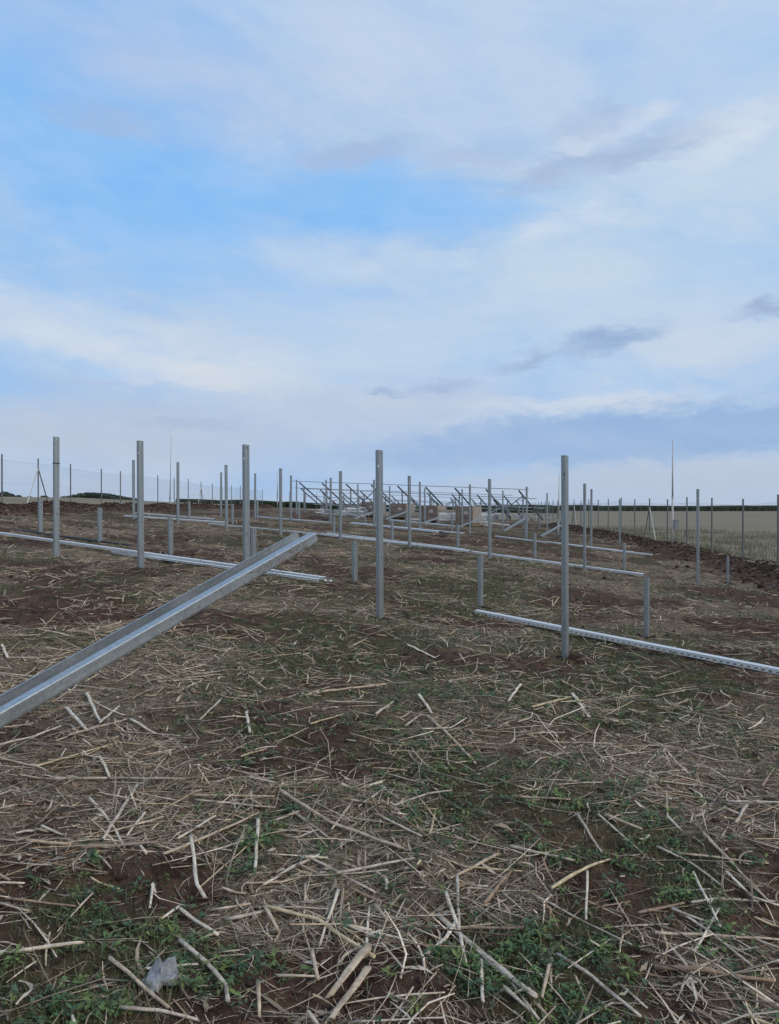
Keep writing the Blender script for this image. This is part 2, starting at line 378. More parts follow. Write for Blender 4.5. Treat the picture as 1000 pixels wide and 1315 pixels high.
M['dustymud'] = simple('dried_mud', (.14, .11, .09), (.24, .19, .155), 30, .9, .2)
def ground_mat():
    m, g, b = newmat('stubble_ground'); co = geoco(g)
    a = g.t.nodes.new('ShaderNodeVertexColor'); a.layer_name = 'tint'; fs, fg, fi = g.sep(a.outputs[0])      # straw, green, soil shares
    a2 = g.t.nodes.new('ShaderNodeAttribute'); a2.attribute_name = 'field'; field = a2.outputs['Fac']
    x, y, z = g.sep(co)
    n1 = g.noise(co, 1.3, 6, .65); n2 = g.noise(co, 7, 6, .7, .4); n3 = g.noise(co, 34, 5, .7, .6); n4 = g.noise(co, 120, 3, .7)
    fib = g.noise(g.comb(g.m('ADD', g.m('MULTIPLY', x, .35), g.m('MULTIPLY', y, .1)), y, z), 46, 5, .75, 1.2)
    soil = g.mix(g.ss(n2, .35, .65), (.030, .016, .011), (.110, .062, .042))
    soil = g.mix(g.ss(n4, .4, .7, 0, .4), soil, (.12, .085, .068))
    straw = g.mix(g.ss(fib, .38, .62), (.045, .032, .023), (.32, .25, .175))
    straw = g.mix(g.ss(n3, .45, .62, 0, .55), straw, (.080, .060, .044))
    green = g.mix(g.ss(n3, .4, .6), (.042, .046, .022), (.105, .112, .055))
    fs2 = g.ss(g.m('ADD', fs, g.m('MULTIPLY', g.m('SUBTRACT', n2, .5), 1.3)), .10, .72)
    c = g.mix(fs2, soil, straw)
    fg2 = g.ss(g.m('ADD', g.m('ADD', fg, .05), g.m('MULTIPLY', g.m('SUBTRACT', n3, .5), 1.4)), .30, .85)
    c = g.mix(g.m('MULTIPLY', fg2, .55), c, green)
    fi2 = g.ss(g.m('ADD', fi, g.m('MULTIPLY', g.m('SUBTRACT', n2, .5), .9)), .35, .75)
    c = g.mix(fi2, c, soil)
    # dry mown field outside the fence
    fn = g.noise(g.comb(g.m('MULTIPLY', x, .06), g.m('MULTIPLY', y, .30), 0.0), 1.0, 5, .6)
    fn2 = g.noise(co, 2.2, 6, .75)
    dry = g.mix(g.ss(fn, .35, .65), (.215, .180, .130), (.310, .262, .190))
    dry = g.mix(g.ss(fn2, .35, .7, 0, .45), dry, (.120, .110, .080))
    c = g.mix(field, c, dry)
    g.link(c, b.inputs['Base Color']); b.inputs['Roughness'].default_value = .95; b.inputs['Specular IOR Level'].default_value = .1
    h = g.m('ADD', g.m('MULTIPLY', fib, .5), g.m('ADD', g.m('MULTIPLY', n3, .7), g.m('MULTIPLY', n4, .3)))
    bump(g, b, h, .8, .02)
    return m
M['ground'] = ground_mat()
M['crop'] = simple('standing_maize_far', (.012, .022, .010), (.030, .045, .020), 1.2, .9, .8, .3)
M['bush'] = simple('far_bush_leaf', (.035, .055, .045), (.065, .088, .070), 1.5, .9)
M['card'] = simple('cardboard', (.24, .18, .15), (.31, .24, .20), 3, .85, .1)
M['film'] = simple('stretch_film_wrap', (.24, .215, .19), (.34, .315, .28), 4, .45, .3, .02, .5)
M['label'] = simple('paper_label', (.50, .47, .43), (.56, .53, .50), 9, .8, .05)
M['wood'] = simple('pallet_wood', (.17, .13, .09), (.28, .22, .15), 12, .85)
M['wire'] = steel('fence_wire', (.22, .23, .24), .5, .4, .1)
M['fencepost'] = steel('fence_post_steel', (.17, .18, .19), .5, .4, .2)
M['frame'] = steel('frame_steel', (.30, .33, .36), .45, .5, .1)

# ------------------------------------------------------------------ the ground sheet
def build_ground():
    th = [0.0]; a = 0.0
    def step(a):
        b = abs(a)
        return .0023 if b < .62 else .0023+(b-.62)*.05
    while a < math.pi: a += min(step(a), .12); th.append(a)
    th = np.array(th); th = th*math.pi/th[-1]; th = np.r_[-th[:0:-1], th][:-1]
    r = [0.35]
    while r[-1] < 5000: r.append(r[-1]*(1.0095 if r[-1] < 14 else 1.014 if r[-1] < 100 else 1.06))
    r = np.array(r); R, TH = np.meshgrid(r, th, indexing='ij'); X = R*np.sin(TH); Y = R*np.cos(TH)
    Z = height(X, Y); nr, nt = X.shape
    V = np.c_[X.ravel(), Y.ravel(), Z.ravel()]; V = np.vstack([V, [0, 0, h1(0, 0)]])
    i = np.arange(nr-1)[:, None]; j = np.arange(nt)[None]
    q = np.stack([i*nt+j, i*nt+(j+1) % nt, (i+1)*nt+(j+1) % nt, (i+1)*nt+j], -1).reshape(-1, 4)[:, ::-1]
    x, y = V[:, 0], V[:, 1]; ins = inside_f(x, y)
    cols = np.c_[straw_f(x, y), green_f(x, y), soil_f(x, y)]
    me = mesh_np('ground', V, q, M['ground'], True, cols)
    at = me.attributes.new('field', 'FLOAT', 'POINT'); at.data.foreach_set('value', (1-ins).astype(np.float32))
    # close the small hole under the camera
    n = len(V)-1; bmv = [(j, (j+1) % nt, n) for j in range(nt)]
    o = link('ground', me); o['kind'] = 'structure'
    me2 = mesh_np('ground_centre', V[list(range(nt))+[n]], np.array([(nt, (j+1) % nt, j) for j in range(nt)])[:, ::-1], M['ground'], True, cols[list(range(nt))+[n]])
    return o, me2
GROUND, _hole = build_ground()
hole = link('ground_patch', _hole); hole['kind'] = 'structure'

# ------------------------------------------------------------------ thin-walled profiles with real holes
def profile_mesh(name, P, zs, hole, t, mat):
    """sweep the polyline P (x,y) along z at the stations zs, wall thickness t; hole(i,j) leaves cell i (across), j (along) open"""
    P = [Vector((p[0], p[1])) for p in P]; n = len(P); m = len(zs)
    nr = []
    for i in range(n):
        d1 = (P[i]-P[i-1]).normalized() if i else None; d2 = (P[i+1]-P[i]).normalized() if i < n-1 else None
        if d1 is None: d1 = d2
        if d2 is None: d2 = d1
        n1 = Vector((-d1.y, d1.x)); n2 = Vector((-d2.y, d2.x)); k = (n1+n2).normalized(); nr.append(k/max(.35, k.dot(n1)))
    V = []; idx = {}
    def vid(i, j, s):
        key = (i, j, s)
        if key not in idx:
            q = P[i]+nr[i]*(t if s else 0); idx[key] = len(V); V.append((q.x, q.y, zs[j]))
        return idx[key]
    on = lambda i, j: 0 <= i < n-1 and 0 <= j < m-1 and not hole(i, j)
    Fc = []
    for i in range(n-1):
        for j in range(m-1):
            if not on(i, j): continue
            Fc.append((vid(i, j, 0), vid(i+1, j, 0), vid(i+1, j+1, 0), vid(i, j+1, 0)))
            Fc.append((vid(i, j, 1), vid(i, j+1, 1), vid(i+1, j+1, 1), vid(i+1, j, 1)))
            if not on(i-1, j): Fc.append((vid(i, j, 0), vid(i, j+1, 0), vid(i, j+1, 1), vid(i, j, 1)))
            if not on(i+1, j): Fc.append((vid(i+1, j, 0), vid(i+1, j, 1), vid(i+1, j+1, 1), vid(i+1, j+1, 0)))
            if not on(i, j-1): Fc.append((vid(i, j, 0), vid(i, j, 1), vid(i+1, j, 1), vid(i+1, j, 0)))
            if not on(i, j+1): Fc.append((vid(i, j+1, 0), vid(i+1, j+1, 0), vid(i+1, j+1, 1), vid(i, j+1, 1)))
    return mesh_py(name, V, Fc, mat)
# lipped channel: back web along x (with a rolled groove), flanges along y.  web = face seen on the right of each post
def channel(w, f, lip, groove=.006):
    h = w/2; c = .004
    return [(-h+lip, f), (-h+c, f), (-h, f-c), (-h, f*.62), (-h, f*.38), (-h, c), (-h+c, 0), (-h*.42, 0), (-h*.30, groove), (h*.30, groove), (h*.42, 0), (h-c, 0), (h, c), (h, f*.38), (h, f*.62), (h, f-c), (h-c, f), (h-lip, f)]
def post_mesh(name, H, kind):
    P = channel(.10, .052, .014); B = .35
    zs = [-B, 0, H*.36, H*.36+.018, H-.21, H-.186, H-.055, H-.035, H]
    if kind == 'short': zs = [-B, 0, H-.16, H-.14, H-.07, H-.05, H]
    def hole(i, j):
        if kind == 'short': return (i == 8 and j in (2, 4))
        return (i in (4, 13) and j == 4) or (i == 8 and j in (2, 6))
    return profile_mesh(name, P, zs, hole, .0035, M['post'])
ORD = ['first', 'second', 'third', 'fourth', 'fifth', 'sixth', 'seventh', 'eighth', 'ninth', 'tenth']
ROWN = {1: 'nearest', 2: 'second', 3: 'third', 4: 'fourth'}
AX = math.atan2(.866, .5)        # the webs run square to the rows
FOOT = []
def put_post(u, vt, Y, kind, label, group, mat=None, tilt=(0, 0)):
    x = (u-500)/F*Y; gz = h1(x, Y); zt = EYE+(V0-vt)/F*Y; H = max(.3, zt-gz)
    o = link('tall_post' if kind == 'tall' else 'short_post', post_mesh(kind+'_post', H, kind))
    o.location = (x, Y, gz); o.rotation_euler = (math.radians(random.uniform(-.35, .35)), math.radians(random.uniform(-.35, .35)), AX+math.radians(random.uniform(-3, 3)))
    # channel opens to the back-left: local +y must point to (-.866,.5)
    tag(o, label, 'post', group); FOOT.append((x, Y)); return o
for r, L in TALL.items():
    for i, (u, vt, vb) in enumerate(L):
        Y = TFIT[r][2]+TFIT[r][3]*i
        where = 'rightmost' if i == 0 else ORD[i]+' from the right'
        ex = {(1, 0): ', beside the long rail running off right', (1, 1): ', standing alone near the middle', (1, 2): ', just behind the slanting beam',
              (1, 3): ', before the double rail', (1, 4): ', with collar near its top'}.get((r, i), '')
        put_post(u, vt, Y, 'tall', 'tall steel post, %s in the %s row%s' % (where, ROWN[r], ex), 'tall steel posts driven in rows')
for r, L in SHORT.items():
    for i, (u, vt, vb) in enumerate(L):
        Y = SFIT[r][2]+SFIT[r][3]*i
        where = 'rightmost' if i == 0 else ORD[i]+' from the right'
        put_post(u, vt, Y, 'short', 'short knee-high steel post, %s in the %s row of short posts' % (where, ROWN[r]), 'short steel posts between the rows of tall posts')
put_post(796.5, 641, 31.5, 'tall', 'tall steel post alone by the right soil bank, left of the braced fence post', 'tall steel posts driven in rows')
# collar on the leftmost front post
lp = [o for o in COL.objects if o.get('label', '').endswith('collar near its top')][0]
mb = MB(); H = max(v.co.z for v in lp.data.vertices)
for (cx, cy, sx, sy) in ((0, -.004, .106, .004), (-.055, .025, .004, .054), (.055, .025, .004, .054)): mb.box((cx, cy, H-.47), (sx, sy, .02))
mb.build('collar', M['darksteel'], lp)

# ------------------------------------------------------------------ the slanting beam in the foreground
def frame_from(a, b, upv):
    t = (b-a).normalized(); up = (upv-t*upv.dot(t)).normalized(); side = up.cross(t).normalized()
    return Matrix((side, up, t)).transposed().to_4x4()
def build_beam():
    D0 = 3.25
    # vanishing point of its edges in the photograph: (1182, 241)
    dr = Vector(((1182-500)/F, 1.0, (V0-241)/F))
    P0 = Vector(((0-500)/F*D0, D0, EYE+(V0-925)/F*D0))
    k = D0*((1182-0)/(1182-396)-1.0)           # depth gain to the upper end
    top = P0+dr*k; low = P0.copy()
    while low.z > h1(low.x, low.y)-.28: low = low-dr*.02
    a, b = low, top; t = (b-a).normalized(); L = (b-a).length
    tocam = (Vector((0, 0, EYE))-(P0+top)/2); pc = (tocam-t*tocam.dot(t)).normalized()
    q = t.cross(pc).normalized()
    if q.z < 0: q = -q
    e = math.radians(28); up = pc*math.sin(e)+q*math.cos(e)      # the open side faces up and towards the camera
    mat = frame_from(a, b, up); mat.translation = a
    w, f, lip, c = .150, .068, .052, .012
    h = w/2
    P = [(-h+lip, f-.001), (-h+lip*.5, f), (-h+.004, f), (-h, f-.004), (-h, c), (-h+c*.3, c*.3), (-h+c, 0), (-h*.35, 0), (h*.35, 0), (h-c, 0), (h-c*.3, c*.3), (h, c), (h, f-.004), (h-.004, f), (h-.012, f)]
    zs = [0, L*.3, L-.30, L-.27, L-.12, L-.09, L]
    me = profile_mesh('slanted_beam', P, zs, lambda i, j: i == 7 and j in (2, 4), .003, M['muddybeam'])
    o = link('steel_beam', me); o.matrix_world = mat
    tag(o, 'long galvanised channel beam slanting up out of the ground across the left foreground', 'beam')
    # mud spatter: dried splashes with their own thickness on the near flange
    V = []; Fc = []
    sgn = -1 if (mat.to_3x3() @ Vector((-1, 0, 0))).dot(tocam) > 0 else 1
    rr = random.Random(3)
    for k in range(420):
        z = L-.10-abs(rr.gauss(0, .38)); yy = rr.uniform(.014, .062) if rr.random() < .8 else rr.uniform(.004, .02)
        s = rr.uniform(.0008, .0042)*(1 if rr.random() < .85 else 1.8); n = 6; c0 = len(V); xo = sgn*(h+.0002)
        if not (0.05 < z < L-.01): continue
        for i in range(n):
            an = 2*math.pi*i/n; rd = s*rr.uniform(.6, 1.2); V.append((xo, yy+rd*math.cos(an)*.7, z+rd*math.sin(an)*1.5))
        V.append((xo+sgn*.0012, yy, z))
        Fc += [(c0+i, c0+(i+1) % n, c0+n) for i in range(n)]
    s_ = link('mud_spatter', mesh_py('mud_spatter', V, Fc, M['dustymud']), o); s_['kind'] = 'stuff'
    return o
build_beam()

# ------------------------------------------------------------------ rails lying on the ground
def rail_mesh(name, L, w=.062, f=.038, slots=True, mat=None):
    h = w/2
    P = [(-h, -.0), (-h, .012), (-h, .026), (-h, f-.003), (-h+.003, f), (-.008, f), (-.008, f-.006), (.008, f-.006), (.008, f), (h-.003, f), (h, f-.003), (h, .026), (h, .012), (h, .0)]
    zs = [0.0]
    if slots:
        z = .04
        while z < L-.06: zs += [z, z+.034]; z += .07
    zs.append(L)
    return profile_mesh(name, P[::-1], zs, lambda i, j: slots and i in (1, 11) and j % 2 == 1, .0022, mat or M['railz'])
M['railz'] = steel('slotted_rail_steel', (.80, .83, .86), .50, .30, .12)
def rail(p1, p2, label, w=.062, f=.038, slots=True, lift=0.0, mat=None, flip=False, group=None):
    w *= 1.25; f *= 1.2
    a = ray_ground(*p1) if len(p1) == 2 else Vector(p1); b = ray_ground(*p2) if len(p2) == 2 else Vector(p2)
    # rest on the bumps: highest ground under the rail, taken as a straight line
    n = 24; s = np.linspace(0, 1, n); xs = a.x+(b.x-a.x)*s; ys = a.y+(b.y-a.y)*s; hs = height(xs, ys)
    k = np.polyfit(s, hs, 1); off = np.max(hs-np.polyval(k, s))*.55+.004+lift
    a = Vector((a.x, a.y, np.polyval(k, 0)+off)); b = Vector((b.x, b.y, np.polyval(k, 1)+off))
    L = (b-a).length; o = link('mounting_rail', rail_mesh('mounting_rail', L, w, f, slots, mat))
    m = frame_from(a, b, Vector((0, 0, 1))); m.translation = a; o.matrix_world = m
    tag(o, label, 'rail', group); return o
R_ = 'slotted steel rails laid out on the ground'
rail((-70, 677), (417, 746.5), 'long slotted rail behind the front left posts, ending right of the slanting beam', .065, .042, group=R_)
rail((143, 710.5), (410, 752), 'slotted rail lying close in front of the long left rail under the slanting beam', .05, .03, group=R_)
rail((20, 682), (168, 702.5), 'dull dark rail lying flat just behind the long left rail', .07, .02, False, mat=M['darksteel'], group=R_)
rail((612, 787), (1075, 880), 'bright rail on the grass at right, passing behind the nearest tall post', .066, .045, group=R_)
rail((880, 842.5), (1080, 876), 'thin dull rail lying just behind the bright right-hand rail at the frame edge', .04, .02, False, mat=M['darksteel'], group=R_)
rail((268, 673.5), (423, 689), 'thin pale rail ending behind the upper end of the slanting beam', .055, .035, group=R_)
rail((412, 688), (604, 712), 'broad rail in the middle, passing behind the second tall post from the right', .10, .045, group=R_)
rail((580, 706), (827, 741), 'rail in the middle right, ending just behind the nearest short post', .075, .045, group=R_)
rail((420, 686), (596, 707.5), 'second rail lying against the back of the broad middle rail', .06, .03, group=R_)
rail((160, 663.5), (292, 673), 'wide bright rail at left in front of the dark soil bank', .11, .05, group=R_)
rail((175, 660.5), (276, 669), 'bright rail lying against the back of the wide left rail', .09, .05, group=R_)
rail((326, 663.5), (424, 672.5), 'pale rail between the second and third rows left of the middle', .09, .05, group=R_)
rail((452, 673), (566, 685.5), 'flat pale rail in front of the cardboard crates', .16, .06, False, group=R_)
rail((500, 668.5), (585, 676), 'pale rail nearer to the cardboard crates, behind the flat one', .10, .06, False, group=R_)
rail((636, 691.5), (838, 715), 'thin pale rail behind the middle right short posts', .06, .035, group=R_)
rail((700, 697), (815, 710), 'short thin rail lying behind the thin pale rail at right', .05, .03, group=R_)
rail((500, 678), (596, 688), 'grey rail half buried in the soil left of the strut at centre', .07, .04, False, group=R_)
# end clamp lying at the end of the long left rail
a = ray_ground(421, 748); mb = MB(); Mx = Matrix.Translation(a+Vector((0, 0, .02))) @ Matrix.Rotation(-.5, 4, 'Z')
mb.box((0, 0, 0), (.12, .05, .006), Mx); mb.box((-.05, 0, .012), (.006, .05, .03), Mx); mb.box((.05, 0, .012), (.006, .05, .03), Mx)
tag(mb.build('rail_connector', M['railz']), 'small bent steel connector lying on the soil at the end of the long slotted rail', 'bracket')

# ------------------------------------------------------------------ loose struts leaning on the third row of short posts
def bar_between(name, a, b, w, h, mat, parent=None, roll=Vector((0, 0, 1))):
    a, b = Vector(a), Vector(b); L = (b-a).length; m = frame_from(a, b, roll); m.translation = a
    mb = MB(); q = .12*min(w, h); P = [(-w/2, -h/2), (w/2, -h/2), (w/2, h/2), (-w/2, h/2)]
    V = [m @ Vector((x, y, 0)) for x, y in P]+[m @ Vector((x, y, L)) for x, y in P]
    mb.add(V, [(3, 2, 1, 0), (4, 5, 6, 7), (0, 1, 5, 4), (1, 2, 6, 5), (2, 3, 7, 6), (3, 0, 4, 7)])
    return mb.build(name, mat, parent)
for k, (lo, hi, i) in enumerate([((694.7, 689), (724, 673), 0), ((647, 682), (675, 666), 1), ((588, 677), (629, 662.5), 2), ((541.6, 672), (581, 659.5), 3), ((495, 667), (522.4, 657.5), 4), ((454.4, 666), (485, 656), None)]):
    Yh = SFIT[3][2]+SFIT[3][3]*(i if i is not None else 5)
    b = Vector(pt(hi[0], hi[1]-.5, Yh)); g = ray_ground(lo[0], min(lo[1]+8, 700)); Yl = min(Yh-1.2, max(Yh-2.4, g.y))
    a = Vector(pt(lo[0], lo[1], Yl))
    o = empty('leaning_strut', a); 
    tag(o, 'pale steel strut propped onto a short post, %s from the right of the leaning struts' % ORD[k], 'strut', 'steel struts propped on the third row of short posts')
    m1 = bar_between('bar', Vector((0, 0, 0)), b-a, .075, .055, M['post'], o)
    gz = h1(a.x, a.y)
    bar_between('foot', Vector((0.02, 0.02, gz-a.z-.1)), Vector((0.02, 0.02, .03)), .05, .05, M['post'], o)

# ------------------------------------------------------------------ assembled panel frames behind
def build_table(X0, Y0, v0, n, vtop_last, label, extra, zoff=0.0, braces=(0, 5), bars=(0.0, .30, .62, .95)):
    sx, sy = -1.93, 1.45
    root = empty('solar_racking', (X0, Y0, h1(X0, Y0))); tag(root, label, 'mounting frame', 'assembled mounting frames at the back of the site')
    O = Vector(root.location)
    zt0 = EYE+(V0-v0)/F*Y0; Yl = Y0+sy*(n-1); zt1 = EYE+(V0-vtop_last)/F*Yl
    tops = []
    nx, ny = .66, .75
    for i in range(n):
        k = i/(n-1); T = Vector((X0+sx*i, Y0+sy*i, zt0+(zt1-zt0)*k)); tops.append(T)
        E = T+Vector((nx*3.03, ny*3.03, -1.92)); d = E-T
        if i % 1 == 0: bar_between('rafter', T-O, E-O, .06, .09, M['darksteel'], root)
        for fr, nm, w in ((.17, 'rear_post', .09), (.83, 'front_post', .09)):
            q = T+d*fr; gz = h1(q.x, q.y); bar_between(nm, Vector((q.x, q.y, gz-.2))-O, Vector((q.x, q.y, q.z-.06))-O, w, .06, M['frame'], root, Vector((.5, .86, 0)))
        q = T+d*.17; e = T+d*.6
        if i % 3 == 1: bar_between('brace', Vector((q.x, q.y, q.z-1.2))-O, e-O-Vector((0, 0, .06)), .05, .05, M['frame'], root)
    stp = (tops[-1]-tops[0])/(n-1)
    for fr in bars:
        off = Vector((nx*3.03, ny*3.03, -1.92))*fr+Vector((0, 0, .085))
        bar_between('purlin', tops[0]-stp*.3+off-O, tops[-1]+stp*.35+off-O, .05, .04, M['frame'] if fr < .5 else M['railz'], root)
    for i in braces:
        if i+1 < n:
            d = Vector((nx*3.03, ny*3.03, -1.92))*.17
            a = tops[i]+d; b = tops[i+1]+d; b.z = h1(b.x, b.y)+.35
            bar_between('diagonal_brace', a-O, b-O, .06, .05, M['frame'], root)
            a = tops[i+1]+d; b = tops[i]+d; b.z = h1(b.x, b.y)+.35
            bar_between('diagonal_brace', a-O-Vector((.05, .09, 0)), b-O-Vector((.05, .09, 0)), .05, .04, M['frame'], root)
build_table(8.3, 50.0, 630, 9, 619.5, 'assembled steel racking of sloping rafters and purlins, nearest of the three', 0)
build_table(8.97, 61.0, 637, 10, 628, 'assembled steel racking seen through the nearest one, middle of the three', 0, braces=(2, 6), bars=(0, .4, .8))
build_table(11.8, 72.5, 643.5, 11, 633, 'assembled steel racking farthest back of the three', 0, braces=(3,), bars=(0, .5))

# ------------------------------------------------------------------ cardboard crates on pallets
def crate(u0, u1, vt, vb, Y, label, wrap=True, depth=1.2):
    w = (u1-u0)/F*Y; x0 = (u0-500)/F*Y; gz = h1(x0+w/2, Y); zt = EYE+(V0-vt)/F*Y
    root = empty('panel_crate', (x0+w/2, Y, gz)); root.rotation_euler = (0, 0, math.radians(-33)); w *= 1.15
    tag(root, label, 'crate', 'cardboard crates of panels on pallets'); H = zt-gz
    mb = MB(); mb.box((0, depth/2, .13+(H-.13)/2), (w, depth, H-.13)); body = mb.build('carton', M['card'], root)
    for s in (-1, 1):
        mb = MB(); mb.box((s*(w/2-.03), -.012, .13+(H-.13)/2), (.05, .02, H-.14)); mb.build('corner_board', M['wood'], root)
    mb = MB(); mb.box((w/2+.014, depth/2+.02, .15+(H-.13)*.48), (.025, depth-.06, (H-.13)*.95)); mb.build('stretch_wrap', M['film'], root)
    mb = MB(); mb.box((w*.12, -.008, .13+(H-.13)*.62), (w*.24, .012, .2)); mb.build('paper_label', M['label'], root)
    for z in (.32, .72):
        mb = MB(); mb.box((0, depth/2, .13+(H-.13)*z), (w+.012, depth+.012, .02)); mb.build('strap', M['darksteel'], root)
    mb = MB()
    for xx in (-w/2+.05, 0, w/2-.05): mb.box((xx, depth/2, .05), (.09, depth, .09))
    for k in range(6): mb.box((0, depth*(k+.5)/6, .111), (w, .11, .022))
    mb.build('pallet', M['wood'], root)
crate(585, 606, 650, 673, 47, 'brown cardboard crate with a white label, rightmost of the four and nearest')
crate(541, 561, 649, 669, 50.5, 'brown cardboard crate with pale wrapped side, second of the four from the right')
crate(500.5, 521, 646.5, 665, 54.5, 'brown cardboard crate just right of the centre post, third of four from the right')
crate(463.5, 483, 644.5, 662, 58, 'brown cardboard crate with a white label, leftmost of the four and farthest')
def stack(u0, u1, vt, vb, Y, label, n=4):
    x0 = (u0-500)/F*Y; x1 = (u1-500)/F*Y; gz = h1((x0+x1)/2, Y); zt = EYE+(V0-vt)/F*Y
    root = empty('bracket_stack', ((x0+x1)/2, Y, gz)); tag(root, label, 'stack'); w = x1-x0; H = zt-gz; rr = random.Random(int(u0))
    hh = H/n
    for k in range(n):
        for j in range(3):
            c = Vector((rr.uniform(-.04, .04), (j-1)*.3, hh*(k+.5))); bar_between('bundle', c-Vector((w/2, 0, 0)), c+Vector((w/2, rr.uniform(-.1, .1), 0)), .24, hh*.72, M['film'] if rr.random() < .6 else M['railz'], root)
stack(563, 584, 654, 672, 49, 'pale stack of wrapped steel bundles between the two right-hand crates', 5)
stack(522, 540, 657, 669, 53, 'low stack of pale steel bundles between the middle crates', 3)
def heap(u0, u1, vt, Y, label, n=40):
    x0 = (u0-500)/F*Y; x1 = (u1-500)/F*Y; cx = (x0+x1)/2; gz = h1(cx, Y); H = EYE+(V0-vt)/F*Y-gz; rr = random.Random(int(u0)+1)
    root = empty('strut_heap', (cx, Y, gz)); tag(root, label, 'heap')
    for k in range(n):
        z = H*rr.uniform(.06, .95); w = (x1-x0)*.5*(1.05-z/H*.5); c = Vector((rr.uniform(-w, w), rr.uniform(-.8, .8), z)); an = rr.uniform(-.6, .6) if k % 3 else rr.uniform(0, 3.1); l = rr.uniform(.3, .9)
        d = Vector((math.cos(an), rr.uniform(-.3, .3), math.sin(an)*.45))*l
        p = c-d; q = c+d; p.z = max(p.z, .02); q.z = max(q.z, .02)
        bar_between('loose_strut', p, q, .05, .05, M['railz'] if rr.random() < .6 else M['frame'], root)
heap(438, 466, 652, 56, 'untidy heap of loose galvanised struts left of the leftmost crate')
heap(405, 436, 655, 58, 'lower heap of loose struts at the left end of the assembled frames', 30)
heap(608, 640, 658, 50, 'heap of loose brackets and struts right of the rightmost crate', 34)

# ------------------------------------------------------------------ masts
def mast(u, vt, Y, lean, label, r1=.05, r2=.018, split=.62, box=False):
    x = (u-500)/F*Y; gz = h1(x, Y); H = EYE+(V0-vt)/F*Y-gz
    root = empty('lightning_mast', (x, Y, gz)); tag(root, label, 'mast')
    d = Vector((lean, 0, 1)).normalized()
    mb = MB(); mb.bar(-d*.3, d*H*split, r1, 10, r1*.85); mb.build('pole', M['white'] if box else M['frame'], root, True)
    mb = MB(); mb.bar(d*H*split, d*H, r2*1.6, 8, r2*.8); mb.build('rod', M['white'], root, True)
    mb = MB(); mb.bar(d*(H*split-.05), d*(H*split+.04), r1*1.04, 10); mb.build('sleeve', M['white'] if box else M['frame'], root)
    if box:
        mb = MB(); mb.box((.14, 0, .72), (.16, .12, .34)); mb.box((.14, 0, .90), (.19, .15, .02)); mb.build('junction_box', M['frame'], root)
    return root
mast(863.5, 565, 30.5, .0, 'tallest slender pale mast with a small box, in front of the right fence', .038, .022, .44, True)
mast(716.5, 608, 33.0, .018, 'thin slightly leaning mast just left of the nearest tall post', .045, .018, .30)
mast(218, 560, 47.0, .02, 'thin mast rising behind the left posts above the fence', .05, .02, .10)
mast(356, 606, 80.0, .0, 'very thin distant mast left of the middle', .06, .035, .3)

# ------------------------------------------------------------------ fences
def fence(L, x_of, label, H, braced, fam):
    root = empty('mesh_fence', (x_of(0)[0], x_of(0)[1], 0)); tag(root, label, 'fence'); O = Vector(root.location)
    pts = []
    for k in range(len(L)):
        x, y = x_of(k); pts.append(Vector((x, y, h1(x, y))))
    for k, p in enumerate(pts):
        mb = MB(); mb.bar(p-O-Vector((0, 0, .3)), p-O+Vector((0, 0, H)), .03, 8); mb.bar(p-O+Vector((0, 0, H)), p-O+Vector((0, 0, H+.02)), .034, 8); mb.build('post', M['fencepost'], root)
        if k in braced:
            t = (pts[k+1]-p).normalized()
            for s in (-1, 1):
                q = p+t*s*1.15; q.z = h1(q.x, q.y)-.05; mb = MB(); mb.bar(p-O+Vector((0, 0, H*.8)), q-O, .024, 6); mb.build('brace', M['fencepost'] if s > 0 else M['white'], root)
    V = []; Fc = []
    def wire(a, b, r):
        n = len(V); t = (b-a).normalized(); u = t.orthogonal().normalized(); w = t.cross(u)
        for p in (a, b):
            for i in range(3): V.append(p+(u*math.cos(2.094*i)+w*math.sin(2.094*i))*r)
        Fc.extend([(n, n+1, n+4, n+3), (n+1, n+2, n+5, n+4), (n+2, n, n+3, n+5)])
    Hm = H*.90
    for k in range(len(pts)-1):
        a, b = pts[k]-O, pts[k+1]-O; L_ = (b-a).length; t = (b-a)/L_
        for z in (.05, Hm*.5, Hm): wire(a+Vector((0, 0, z)), b+Vector((0, 0, z)), .0028)
        s = -Hm; st = .15
        while s < L_:
            s0 = max(0, s); z0 = s0-s; s1 = min(L_, s+Hm); z1 = s1-s
            wire(a+t*s0+Vector((0, 0, z0)), a+t*s1+Vector((0, 0, z1)), (.0014)); wire(a+t*s0+Vector((0, 0, Hm-z0)), a+t*s1+Vector((0, 0, Hm-z1)), .0014)
            s += st
    o = link('wire_mesh', mesh_py('wire_mesh', V, Fc, M['wire']), root); o['kind'] = 'stuff'
def xl(k): u, Y = LEFT_FENCE[k]; return ((u-500)/F*Y, Y)
def xr(k): u, Y = RIGHT_FENCE[k]; return ((u-500)/F*Y, Y)
fence(LEFT_FENCE, xl, 'tall wire mesh fence on thin dark posts along the left side', 2.0, (3, 11), 0)
fence(RIGHT_FENCE, xr, 'tall wire mesh fence on thin dark posts along the right side', 2.02, (6, 13), 1)
BX = [(x, 92.0) for x in np.linspace(xl(len(LEFT_FENCE)-1)[0]+3, xr(len(RIGHT_FENCE)-1)[0]-2.5, 9)]
fence(BX, lambda k: BX[k], 'distant wire mesh fence closing the far end of the site', 1.95, (4,), 2)

